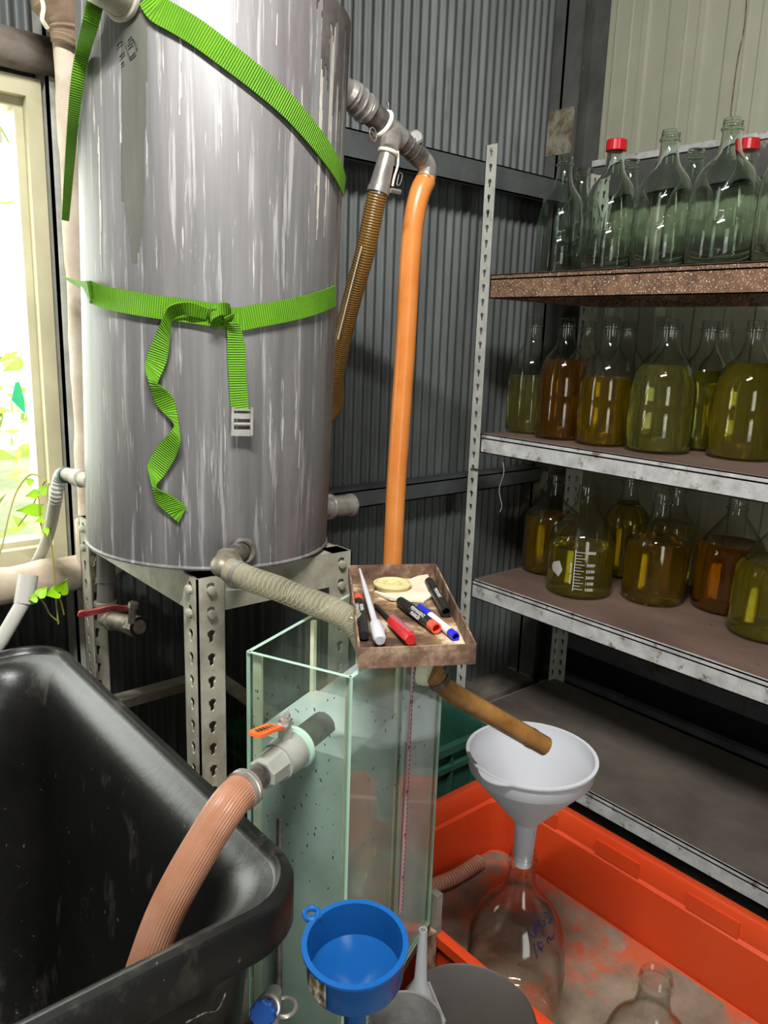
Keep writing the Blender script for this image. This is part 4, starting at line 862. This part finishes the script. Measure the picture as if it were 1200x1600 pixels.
big('bottle of golden yellow liquid to the shoulder beside the graduated bottle', 2.005, 1.130, SHD, liq='gold', fill=.56)
big('bottle of glowing orange amber liquid on the third shelf', 2.11, .965, LAB, sr=.97, liq='orange', fill=.60)
big('bottle of dark yellow liquid at the left end of the third shelf', 1.985, 1.49, SHD, sr=.98, liq='gold', fill=.58)
big('bottle of lime yellow liquid cut by the photo edge on the third shelf', 2.0, .80, LAB, liq='lemon', fill=.62)
big('narrower bottle of pale yellow liquid in the rear row behind the graduated bottle', 2.15, 1.325, SHD, sr=.80, sh=1.04, liq='lemon', fill=.72)
big('narrower bottle of yellow liquid in the rear row, between golden and orange bottles', 2.165, 1.175, SHD, sr=.72, sh=1.04, liq='olive', fill=.6)
# print on the laboratory bottle
cx, cy = 1.885, 1.300; mb = MB()
def lp(ang, h, off=.0006):
    a = math.atan2(-cy, -cx) + ang; return Vector((cx + math.cos(a) * (.095 + off), cy + math.sin(a) * (.095 + off), Z3 + h))
def bar(a0, a1, h0, h1):
    n = max(1, int(abs(a1 - a0) / .05)); vs = []
    for i in range(n + 1): a = a0 + (a1 - a0) * i / n; vs += [lp(a, h0), lp(a, h1)]
    mb.add(vs, [(2 * i, 2 * i + 2, 2 * i + 3, 2 * i + 1) for i in range(n)])
bar(-.17, -.155, .028, .15)
for k, t in enumerate(('1000', '1500', '2000', '2500', '3000', '3500', '4000')):
    h = .034 + k * .018; bar(-.155, .12, h, h + .0012)
    if k < 6: bar(-.155, .03, h + .009, h + .010)
    if t == '3500': continue
    c = lp(.30, h); nn = Vector((c.x - cx, c.y - cy, 0)).normalized(); right = Vector((0, 0, 1)).cross(nn); text_on(mb, t, .0125, c + nn * .0005, right, (0, 0, 1), bend=.095)
c = lp(-.26, .078); nn = Vector((c.x - cx, c.y - cy, 0)).normalized(); right = Vector((0, 0, 1)).cross(nn); text_on(mb, 'APPROX. VOLUME', .0075, c + nn * .0008, (0, 0, 1), -right)
mb.build('graduations', 'print_white', lab_b, smooth=0)
mb = MB(); hx = [(-.92, .072), (-.66, .060), (-.53, .083), (-.66, .108), (-.92, .098), (-.98, .085)]; ctr = (-.75, .084); vs = [lp(*ctr, .0007)]; n = len(hx)
for f_ in (.5, 1): vs += [lp(ctr[0] + (a - ctr[0]) * f_, ctr[1] + (h - ctr[1]) * f_, .0007) for a, h in hx]
mb.add(vs, [(0, 1 + i, 1 + (i + 1) % n) for i in range(n)] + [(1 + i, 1 + n + i, 1 + n + (i + 1) % n, 1 + (i + 1) % n) for i in range(n)])
mb.build('hexagon_label', 'conduit', lab_b, smooth=0, label='pale grey six sided printed panel')
# loose jar on the kerb under the corrugated wall
bottle('glass_jar', 'small empty clear jar standing on the concrete kerb left of the shelving post', 'jar', None, (1.825, 1.745, .08), SHD, sr=.42, sh=.56)
# filling bottle under the white funnel and a second one
fb = bottle('filling_bottle', 'clear glass jug with blue handwriting under the white funnel in the orange tray', 'bottle', None, (.928, .699, .168), JUG, sr=1.05, sh=1.0, glass='near_glass')
mb = MB()
def hw(*px): mb.tube(px, .0012, 6)
hw((0.8960,0.6530,0.3972), (0.8948,0.6489,0.3932), (0.8985,0.6444,0.3897), (0.9035,0.6420,0.3898), (0.9043,0.6447,0.3940), (0.9048,0.6501,0.3990)); hw((0.9081,0.6435,0.3937), (0.9090,0.6559,0.4065), (0.9157,0.6548,0.4077), (0.9147,0.6472,0.3997), (0.9165,0.6360,0.3867))
hw((0.9252,0.6494,0.4038), (0.9297,0.6462,0.4006), (0.9272,0.6428,0.3972), (0.9220,0.6432,0.3970), (0.9203,0.6475,0.4016), (0.9252,0.6494,0.4038)); hw((0.9358,0.6540,0.4084), (0.9426,0.6536,0.4062), (0.9412,0.6477,0.4006), (0.9464,0.6471,0.3983), (0.9363,0.6423,0.3958)); hw((0.9516,0.6550,0.4037), (0.9579,0.6564,0.4016))
hw((0.8956,0.6402,0.3817), (0.8955,0.6306,0.3606)); hw((0.9036,0.6379,0.3840), (0.9006,0.6360,0.3790), (0.9022,0.6324,0.3727), (0.9107,0.6308,0.3752)); hw((0.9039,0.6356,0.3804), (0.9091,0.6344,0.3814)); hw((0.9039,0.6329,0.3754), (0.9064,0.6293,0.3685)); hw((0.9200,0.6329,0.3825), (0.9197,0.6294,0.3761)); hw((0.9196,0.6326,0.3820), (0.9258,0.6328,0.3836), (0.9257,0.6300,0.3784), (0.9331,0.6305,0.3791), (0.9390,0.6334,0.3831))
mb.build('handwriting', 'ink_blue', fb)
bottle('empty_jug', 'open empty jug in the front of the orange tray, right of the filling bottle', 'bottle', None, (.92, .446, .168), JUG, sr=.86, sh=.86, glass='near_glass')

# ------------------------------------------------------------------ white funnel
def funnel(name, label, loc, Rr, Hc, Hn, rs, Hs, mat, th=.0018, n=48):
    """Rr rim radius, Hc straight collar height, Hn cone height, rs stem radius, Hs stem length; origin at the stem tip"""
    o = thing(name, label, 'funnel', loc)
    a = [(rs * .8, 0), (rs, Hs), (Rr * .97, Hs + Hn), (Rr * .985, Hs + Hn + .002), (Rr, Hs + Hn + Hc - .003), (Rr + .004, Hs + Hn + Hc - .003), (Rr + .004, Hs + Hn + Hc)]
    b = [(Rr - th, Hs + Hn + Hc), (Rr * .97 - th, Hs + Hn + .001), (rs - th, Hs), (rs * .8 - th, 0)]
    mb = MB(); mb.lathe(a + b, (0, 0, 0), n, 0, None, True); mb.build('bowl', mat, o, local=True); return o
ftop = .664; F = funnel('white_funnel', 'milky white plastic funnel in the neck of the filling bottle', (.928, .699, .478), .1005, .030, .094, .0185, .078, 'milk_plastic')
vw = math.atan2(-.6975, -.9195) - .55; mb = MB(); pts = [Vector((math.cos(vw + a) * (.1045 + .012 * max(0, math.cos(a * 5.2))), math.sin(vw + a) * (.1045 + .012 * max(0, math.cos(a * 5.2))), .2005)) for a in [-.3 + .6 * i / 16 for i in range(17)]]
inn = [Vector((math.cos(vw + a) * .1015, math.sin(vw + a) * .1015, .2005)) for a in [-.3 + .6 * i / 16 for i in range(17)]]
vs = pts + inn; vs = vs + [v - Vector((0, 0, .002)) for v in vs]; mb.add(vs, [(i, i + 1, 17 + i + 1, 17 + i) for i in range(16)] + [(34 + i + 1, 34 + i, 51 + i, 51 + i + 1) for i in range(16)] + [(i + 1, i, 34 + i, 34 + i + 1) for i in range(16)]); mb.build('hanging_tab', 'milk_plastic', F, local=True)

# blue funnel on a bottle
bpos = Vector((.434, .527, 0))
bottle('funnel_bottle', 'clear glass bottle under the blue funnel', 'bottle', None, (.4405, .529, .165), JUG, sr=.52, sh=1.08)
BFu = funnel('blue_funnel', 'translucent blue plastic funnel with a stained label beside the black tub', (.4405, .529, .5335), .0495, .042, .044, .012, .112, 'blue_plastic', .0016)
BFu.rotation_euler = (math.radians(4), math.radians(-5), 0)
ta_ = math.atan2(-.527, -.434); zr = .206
mb = MB(); a0 = ta_ - 2.25; c = Vector((math.cos(a0) * .062, math.sin(a0) * .058, zr - .010)); mb.ring(c, (0, 0, 1), .0075, .003, 20, 8); mb.box((c.x * .88 - .004, c.y * .88 - .004, zr - .012), (c.x * .88 + .004, c.y * .88 + .004, zr - .008)); mb.build('hanging_tab', 'blue_plastic', BFu, local=True)
mb = MB(); vs = []
for i in range(7):
    a = ta_ - 1.12 + .55 * i / 6
    for z_ in (.161, .193): vs.append((math.cos(a) * .0501, math.sin(a) * .0501, z_))
mb.add(vs, [(2 * i, 2 * i + 2, 2 * i + 3, 2 * i + 1) for i in range(6)]); mb.build('stained_label', 'label_dirty', BFu, local=True, label='stained paper label stuck on the collar')

# steel canister, dark pail and the small clear funnel standing on it
cn = thing('steel_canister', 'stainless steel canister with a dull inner lid beside the blue funnel', 'canister', (.529, .545, .165))
MB().lathe([(.040, 0), (.042, .004), (.042, .372), (.0445, .374), (.0445, .378), (.0415, .378), (.0405, .36), (.0405, .01), (0, .01)], (0, 0, 0), 40).build('body', 'stainless', cn, local=True)
MB().lathe([(0, .325), (.039, .325), (.0403, .329), (.0403, .333), (.034, .333), (.033, .331), (0, .331)], (0, 0, 0), 40).build('inner_lid', 'girt', cn, local=True)
pl = thing('dark_pail', 'dark pail with a flat grey brown lid standing left of the filling bottle', 'pail', (.703, .603, .165))
MB().lathe([(.075, 0), (.078, .003), (.085, .215), (.0, .215)], (0, 0, 0), 44).build('body', 'black_void', pl, local=True)
MB().lathe([(.087, .205), (.097, .206), (.0975, .226), (.094, .230), (.091, .228), (.0, .228)], (0, 0, 0), 44).build('lid', 'pail_lid', pl, local=True)
cf = thing('clear_funnel', 'small translucent funnel standing upside down on the dark pail lid', 'funnel', (.622, .618, .3935))
mb = MB(); mb.lathe([(.040, 0), (.0405, .004), (.039, .022), (.0085, .098), (.0055, .175), (.0040, .175), (.0068, .097), (.037, .021), (.0385, .004), (.0385, 0)], (0, 0, 0), 40, 0, None, True); mb.build('cone', 'clear_plastic', cf, local=True)
mb = MB()
for k in range(4):
    a = 3.4 + k * .75; mb.beam((math.cos(a) * .036, math.sin(a) * .036, .030), (math.cos(a) * .011, math.sin(a) * .011, .093), (-math.sin(a) * .0012, math.cos(a) * .0012, 0), (math.cos(a) * .003, math.sin(a) * .003, .001))
mb.build('rib', 'clear_plastic', cf, local=True)

# steel rod with a valve at its foot, between tub and tank
rd = thing('steel_rod', 'upright steel rod between the black tub and the glass tank', 'rod', (.462, .752, .165))
rt = Vector((0.4802,0.7410,0.7251)); MB().tube([(rt.x, rt.y, .166), (rt.x, rt.y, rt.z - .002), (rt.x, rt.y, rt.z)], [.0046, .0046, .0038], 12).build('shaft', 'rod_steel', rd)
rk = Vector((0.3788,0.6123,0.5979)); rv_ = thing('needle_valve', 'small valve with a ribbed blue knob at the foot of the black tub', 'valve', rk)
mb = MB(); kd = Vector((-.6, -.5, .35)).normalized(); n = 40; mb.lathe([(0, 0), (.013, 0), (.015, .002), (.015, .010), (.013, .012), (0, .012)], rk, n, 0, kd)
for i in range(len(mb.v)):
    q = mb.v[i] - rk; ax = kd * q.dot(kd)
    if i % 4 < 2: mb.v[i] = rk + ax + (q - ax) * .88
mb.build('knob', 'blue_knob', rv_)
mb = MB(); mb.tube([rk - kd * .03, rk], .006, 10); mb.ring(rk - kd * .012, kd, .012, .0025); c = rk - kd * .03; mb.tube([c + Vector((0, 0, .012)), (c.x, c.y, .166)], .010, 14); mb.ring(c + Vector((.012, -.006, -.012)), (0, 0, 1), .013, .0025); mb.build('body', 'stainless', rv_)

# ------------------------------------------------------------------ orange tray with sand
ot = thing('orange_tray', 'large orange plastic tray on the concrete plinth, holding the filling bottle', 'tray', (1.06, .6, .146))
TX0, TX1, TY0, TY1, TR = .815, 1.30, -.05, 1.067, .345
def trr(i, z, r): return rrect(TX0 + i, TX1 - i, TY0 + i, TY1 - i, r, z, 5)
mb = MB(); mb.loft([trr(.010, .146, .04), trr(.009, .25, .04), trr(.008, TR - .022, .045), trr(.0, TR - .020, .05), trr(.0, TR - .002, .05), trr(.003, TR, .05), trr(.017, TR - .001, .045), trr(.021, TR - .006, .04), trr(.0215, TR - .050, .04), trr(.027, TR - .056, .04), trr(.028, .22, .035), trr(.029, .164, .03), trr(.034, .160, .03)])
mb.build('shell', 'tray_orange', ot, smooth=40)
for k in range(5):
    yc = .93 - k * .2; MB().box((TX1 - .0255, yc - .05, TR - .05), (TX1 - .0205, yc + .05, TR - .018)).build('wall_rib', 'tray_orange', ot, smooth=0)
mb = MB(); nx, ny = 44, 90; vs = []
for j in range(ny + 1):
    for i in range(nx + 1):
        x = TX0 + .036 + (TX1 - TX0 - .072) * i / nx; y = TY0 + .036 + (TY1 - TY0 - .072) * j / ny
        e = min(i, nx - i, j, ny - j) / 6; hgt = .0015 + .006 * noise.noise((x * 7, y * 7, 0)) + .004 * noise.noise((x * 19, y * 19, 2)) + max(0, 1 - e) * .007 - (.004 if y < .62 else -.002)
        ox = max(TX0 + .066 - x, x - TX1 + .066, 0); oy = max(TY0 + .066 - y, y - TY1 + .066, 0); ol = math.hypot(ox, oy)
        if ol > .0285 and ox and oy: k_ = .0285 / ol; x += (1 - k_) * ox * (1 if x < 1.05 else -1); y += (1 - k_) * oy * (1 if y < .5 else -1)
        vs.append((x, y, .1605 + min(max(hgt, .0004), .007)))
mb.add(vs, [(j * (nx + 1) + i, j * (nx + 1) + i + 1, (j + 1) * (nx + 1) + i + 1, (j + 1) * (nx + 1) + i) for j in range(ny) for i in range(nx)])
tag(mb.build('sand', 'sand', kind='stuff'), 'thin damp layer of grey brown sand over the bottom of the orange tray', 'sand')
tho = thing('hose_piece', 'short ribbed pinkish hose lying on the sand along the back wall of the orange tray', 'hose', (1.1984,1.0522,0.1840))
MB().tube(smooth_path([(0.9799,1.0182,0.1870), (1.0324,1.0117,0.1870), (1.0865,1.0026,0.1870), (1.1350,1.0017,0.1870), (1.1780,1.0036,0.1870)], 14), .0155, 16).build('hose_wall', 'pale_ribbed', tho)

# ------------------------------------------------------------------ black tub
tb = thing('black_tub', 'large deep black plastic tub with a rolled rim in the left foreground', 'tub', (.13, 1.02, 0))
BX0, BX1, BY0, BY1, BZ = -.20, .437, .592, 1.452, .742
def brr(i, z, r): return rrect(BX0 + i, BX1 - i, BY0 + i, BY1 - i, r, z, 9)
mb = MB(); mb.loft([brr(.09, .0, .06), brr(.082, .02, .07), brr(.036, .66, .07), brr(.034, BZ - .056, .07), brr(.003, BZ - .058, .075), brr(.0, BZ - .052, .075), brr(.0, BZ - .005, .075), brr(.003, BZ, .075), brr(.012, BZ + .001, .07), brr(.0145, BZ - .004, .07), brr(.017, BZ - .0095, .068), brr(.0185, BZ - .0105, .068), brr(.029, BZ - .0135, .066), brr(.040, BZ - .020, .066), brr(.051, BZ - .034, .068), brr(.059, BZ - .056, .072), brr(.066, BZ - .09, .085), brr(.075, BZ - .20, .085), brr(.115, .06, .08), brr(.13, .045, .08), brr(.16, .04, .07)])
mb.build('shell', 'tub_black', tb, smooth=50)
mb = MB()
for k in range(1): mb.tube(smooth_path([(0.2898,0.6200,0.6335), (0.3098,0.6200,0.6326), (0.3259,0.6200,0.6273), (0.3351,0.6200,0.6417)], 4), .0012, 5)
o = mb.build('scratch', 'label_dirty', tb)

# ------------------------------------------------------------------ green crate behind the tank
cr = thing('green_crate', 'dark green ribbed plastic crate on the floor behind the glass tank', 'crate', (1.19, 1.46, 0))
CX0, CX1, CY0, CY1, CZ = .905, 1.47, 1.225, 1.685, .325
def crr(i, z, r=.03): return rrect(CX0 + i, CX1 - i, CY0 + i, CY1 - i, r, z, 4)
mb = MB(); mb.loft([crr(.03, 0), crr(.02, CZ - .075), crr(.02, CZ - .02), crr(0, CZ - .02), crr(0, CZ), crr(.02, CZ), crr(.026, CZ - .02), crr(.036, .012), crr(.06, .008)]); mb.build('shell', 'crate_green', cr, smooth=40)
mb = MB(); mb.loft([crr(.019, CZ - .075), crr(.006, CZ - .073), crr(.006, CZ - .058), crr(.019, CZ - .056)], cap0=False, cap1=False); mb.build('band', 'crate_green', cr, smooth=0)
for k in range(6):
    x = CX0 + .07 + k * .085; MB().box((x - .004, CY0 + .008, .0), (x + .004, CY0 + .03, CZ - .02)).build('rib', 'crate_green', cr, smooth=0)
for k in range(5):
    y = CY0 + .06 + k * .085; MB().box((CX0 + .008, y - .004, .0), (CX0 + .03, y + .004, CZ - .02)).build('rib', 'crate_green', cr, smooth=0)
bkp = Vector((0.9324,1.6395,0.1840)); mb = MB(); mb.box((.82, 1.26, 0), (.894, 1.47, .058)); tag(mb.build('clay_brick', 'clay', smooth=0), 'brown clay block on the floor beside the green crate', 'brick')

# ------------------------------------------------------------------ pipes at the left
vp = Vector((0.5776,1.6360,1.4560)); hz_ = .80
wp = thing('wrapped_pipe', 'cloth wrapped pale pipe rising behind the left of the drum and turning along the wall', 'pipe', (vp.x, vp.y, hz_))
zs = [hz_ + .10 + i * .02 for i in range(110)]
mb = MB(); mb.tube([(vp.x + .003 * noise.noise((z * 5, 0, 0)), vp.y, z) for z in zs], [.0215 + .003 * noise.noise((z * 9, 5, 0)) + (.0016 if int(z / .11) % 2 else 0) for z in zs], 18); mb.build('riser', 'fabric_wrap', wp)
hp_ = [(-.6 + i * .03, 1.655, hz_ + .006 * noise.noise((i * .4, 8, 0)) - .00 * i) for i in range(38)]
mb = MB(); mb.tube(hp_, [.037 + .0025 * noise.noise((i * .5, 1, 0)) + (.0015 if i % 3 == 0 else 0) for i in range(38)], 20); mb.build('wrapped_run', 'fabric_wrap', wp)
mb = MB(); mb.tube(smooth_path([(.505, 1.655, hz_), (.59, 1.655, hz_ + .005), (.632, 1.645, hz_ + .03), (.64, 1.635, hz_ + .075)], 6), [.037] * 6 + [.036] * 13, 20); mb.build('bend', 'fabric_wrap', wp)
mb = MB(); mb.tube([(vp.x, vp.y, hz_ + .02), (vp.x, vp.y, hz_ + .12)], .03, 16); mb.build('joint', 'fabric_wrap', wp)
cbun = Vector((0.5727,1.6219,1.8784))
mb = MB(); cs = [cbun + Vector((-.03, 0, .07)), cbun + Vector((-.02, 0, .03)), cbun, cbun + Vector((.004, 0, -.03)), cbun + Vector((.0, 0, -.05))]; mb.tube(smooth_path(cs, 5), [.05 + .006 * noise.noise((i * .9, 0, 3)) - .0012 * i for i in range(21)], 16); mb.build('cloth_bundle', 'cloth_brown', wp, label='dirty cloth bundled round the pipe near the beam')
mb = MB(); mb.tube(smooth_path([(0.5240,1.5962,1.8971), (0.5277,1.5950,1.8733), (0.5247,1.5960,1.8543), (0.5351,1.6030,1.8442)], 6), .004, 8); tag(mb.build('cloth_string', 'string'), 'twisted white string hanging above the window beam', 'string')
dv = thing('drain_valve', 'metal drain valve with a red lever on a dark pipe under the drum', 'valve', (0.5521,1.5017,0.7919))
d0 = Vector((0.5725,1.5368,0.8581)); d1 = Vector((0.5603,1.5200,0.7603))
MB().tube([d0 + Vector((0, 0, .03)), d0.lerp(d1, .4), d0.lerp(d1, .41), d0.lerp(d1, .5), d0.lerp(d1, .51), d1], [.019, .019, .021, .021, .0175, .0175], 18).build('down_pipe', 'pvc_dark', dv)
mb = MB(); mb.tube([d1 + Vector((0, 0, .012)), d1 + Vector((0, 0, .004)), d1, d1 - Vector((0, 0, .03))], [.023, .023, .018, .017], 16); x0 = d1 - Vector((0, 0, .026)); x1 = Vector((0.5758,1.3851,0.7547)); xd = (x1 - x0).normalized(); Lx = (x1 - x0).length
mb.tube([x0 - xd * .012, x0, x0 + xd * .02, x0 + xd * .022, x0 + xd * .03, x0 + xd * .032, x1 - xd * .03], [.014, .017, .017, .021, .021, .017, .019], 16); mb.tube([x1 - xd * .032, x1 - xd * .002], .0205, 6); mb.build('body', 'brass_grey', dv)
mb = MB(); mb.lathe([(.0205, 0), (.0205, .0015), (.014, .0015), (.0135, -.012), (0, -.012)], x1 - xd * .003, 18, 0, xd); mb.build('outlet', 'black_void', dv)
hb = Vector((0.5570,1.3820,0.7988)); ha = Vector((0.5477,1.3964,0.7952)); he = Vector((0.4691,1.4142,0.7960))
mb = MB(); cs = smooth_path([hb, ha, ha.lerp(he, .25) + Vector((0, 0, .004)), ha.lerp(he, .7), he], 5); mb.ribbon(cs, [Vector((.25, -.3, .95)).normalized() * (.012 if i < len(cs) - 1 else .008) for i in range(len(cs))], .006); mb.build('lever', 'red_paint', dv, label='faded red lever')
mb = MB(); mb.tube([hb - Vector((0, 0, .03)), hb + Vector((.004, -.003, .006))], .007, 12); mb.tube([hb + Vector((.003, -.002, .0)), hb + Vector((.005, -.004, .011))], .0095, 6); mb.build('lever_nut', 'brass_grey', dv)
cp0 = Vector((0.4068,1.5267,0.8027)); mb = MB(); mb.tube([cp0 + Vector((.012, .01, .04)), cp0, (0.3541,1.4987,0.7430), (0.2862,1.5335,0.6323)], .0135, 14); cdt = thing('conduit_pipe', 'grey pipe slanting down to the left under the wrapped pipe', 'pipe', cp0); mb.build('pipe_wall', 'conduit', cdt)
MB().tube([cp0 + Vector((.014, .012, .045)), cp0 + Vector((-.002, -.002, -.006))], .018, 14).build('collar', 'conduit', cdt)

# vine coming in through the window
vn = thing('vine', 'thin green vine with heart shaped leaves growing in over the window sill', 'vine', (0.4678,1.5510,0.7511))
mb = MB()
for path in ([(0.4678,1.5301,0.7399), (0.4669,1.5304,0.7870), (0.4655,1.5308,0.8663), (0.4695,1.5505,0.9520), (0.4747,1.5698,0.9991), (0.4809,1.5784,1.0163)], [(0.3694,1.5568,0.8758), (0.3872,1.5730,0.9072), (0.4115,1.6082,0.9542), (0.4378,1.6426,0.9930), (0.4638,1.6459,1.0227), (0.4803,1.6307,1.0223), (0.4853,1.6084,1.0149)], [(0.4511,1.7012,0.9077), (0.4714,1.6749,0.9474), (0.4817,1.6512,0.9843), (0.4888,1.6282,1.0114)], [(0.4691,1.5297,0.7438), (0.4515,1.5245,0.7653), (0.4382,1.5076,0.7928), (0.4256,1.5008,0.8141)], [(0.4789,1.5266,0.7588), (0.4717,1.5184,0.7895), (0.4640,1.5103,0.8091)], [(0.4600,1.5533,0.9204), (0.4573,1.5645,0.9378), (0.4593,1.5744,0.9614), (0.4645,1.5937,0.9896)]):
    mb.tube(smooth_path(path, 6), .0016, 6)
mb.build('stem', 'stem', vn)
def leaf(base, tip, wd, nrm_hint):
    base, tip = Vector(base), Vector(tip); d = tip - base; L_ = d.length; d.normalize(); s_ = d.cross(Vector(nrm_hint)).normalized(); n_ = s_.cross(d)
    prof = [(-.08, .28), (.02, .46), (.18, .56), (.36, .5), (.56, .36), (.78, .16), (1, .0)]
    vs = []
    for t, w_ in prof:
        for k in (-1, -.5, 0, .5, 1): vs.append(base + d * L_ * (t if k else max(t, 0.02)) + s_ * w_ * wd * k + n_ * (abs(k) * .12 * wd - .12 * L_ * t * t))
    mb = MB(); mb.add(vs, [(5 * i + k, 5 * i + k + 1, 5 * i + k + 6, 5 * i + k + 5) for i in range(6) for k in range(4)]); return mb.build('leaf', 'leaf', vn)
vb = (-.4, -.8, .5)
leaf((0.4686,1.5089,0.8126), (0.4748,1.4860,0.8424), .026, (-.2, -.9, .4)); leaf((0.4642,1.5103,0.8118), (0.4364,1.4977,0.8154), .024, vb); leaf((0.4256,1.5008,0.8141), (0.4445,1.5058,0.8297), .020, vb); leaf((0.4233,1.5015,0.8118), (0.4082,1.5057,0.8110), .018, vb)
leaf((0.4651,1.5935,0.9597), (0.4201,1.5853,0.9678), .026, vb); leaf((0.4629,1.5942,0.9598), (0.4725,1.5913,0.9723), .022, vb); leaf((0.4703,1.6128,0.9895), (0.4450,1.6096,0.9888), .020, vb); leaf((0.4750,1.6115,0.9919), (0.4918,1.6064,1.0094), .018, vb); leaf((0.4659,1.6349,1.0085), (0.4551,1.6379,1.0182), .014, vb); leaf((0.4623,1.5631,0.9478), (0.4450,1.5577,0.9472), .014, vb); leaf((0.4629,1.5525,0.9331), (0.4585,1.5329,0.9212), .012, vb)
# vine outside on the window, and a piece of green film
vo = thing('hanging_vine', 'tangle of thin yellow green vine in the top corner of the window', 'vine', (0.5461,1.8800,1.6487))
mb = MB()
for path in ([(0.5691,1.8700,1.7892), (0.5697,1.8700,1.7396), (0.5660,1.8800,1.6964), (0.5517,1.8800,1.6750), (0.5574,1.8800,1.6441), (0.5632,1.8800,1.6127), (0.5486,1.8800,1.5874), (0.5218,1.8800,1.5723), (0.4967,1.8800,1.5755)], [(0.5105,1.8800,1.7365), (0.5284,1.8800,1.7063), (0.5441,1.8800,1.6763), (0.5538,1.8800,1.6678)], [(0.5302,1.8700,1.7715), (0.5435,1.8700,1.7840), (0.5556,1.8700,1.7766), (0.5472,1.8700,1.7651), (0.5349,1.8700,1.7676), (0.5536,1.8700,1.7860)]):
    mb.tube(smooth_path(path, 6), .0018, 6)
mb.build('stem', 'leaf', vo)
for a, b in (((0.5506,1.8800,1.7750), (0.5360,1.8800,1.7450)), ((0.5528,1.8800,1.7692), (0.5622,1.8800,1.7574)), ((0.5472,1.8800,1.6844), (0.5607,1.8800,1.6943)), ((0.5517,1.8800,1.6750), (0.5419,1.8800,1.6810))):
    base, tip = Vector(a), Vector(b); d = tip - base; s_ = d.cross(Vector((.2, -.9, .2))).normalized() * d.length * .3; mb = MB(); mb.add([base, base + d * .4 + s_, tip, base + d * .4 - s_], [(0, 1, 2, 3)]); mb.build('leaf', 'leaf', vo)
mb = MB(); q = [Vector(p) for p in ((0.5147,1.8800,1.1925), (0.5040,1.8800,1.1543), (0.5319,1.8800,1.1218), (0.5314,1.8800,1.1579), (0.5229,1.8800,1.1952))]; mb.add(q + [p + Vector((.0, .004, 0)) for p in q], [(0, 1, 2, 3, 4), (9, 8, 7, 6, 5)] + [(i, 5 + i, 5 + (i + 1) % 5, (i + 1) % 5) for i in range(5)])
mb.build('film_scrap', 'leaf_dark', vo, smooth=0, label='scrap of blue green film')
MB().tube(smooth_path([(0.5632,1.8800,1.6127), (0.5593,1.8800,1.4672), (0.5380,1.8800,1.3020), (0.5228,1.8800,1.1924)], 5), .001, 5).build('stem', 'leaf', vo)
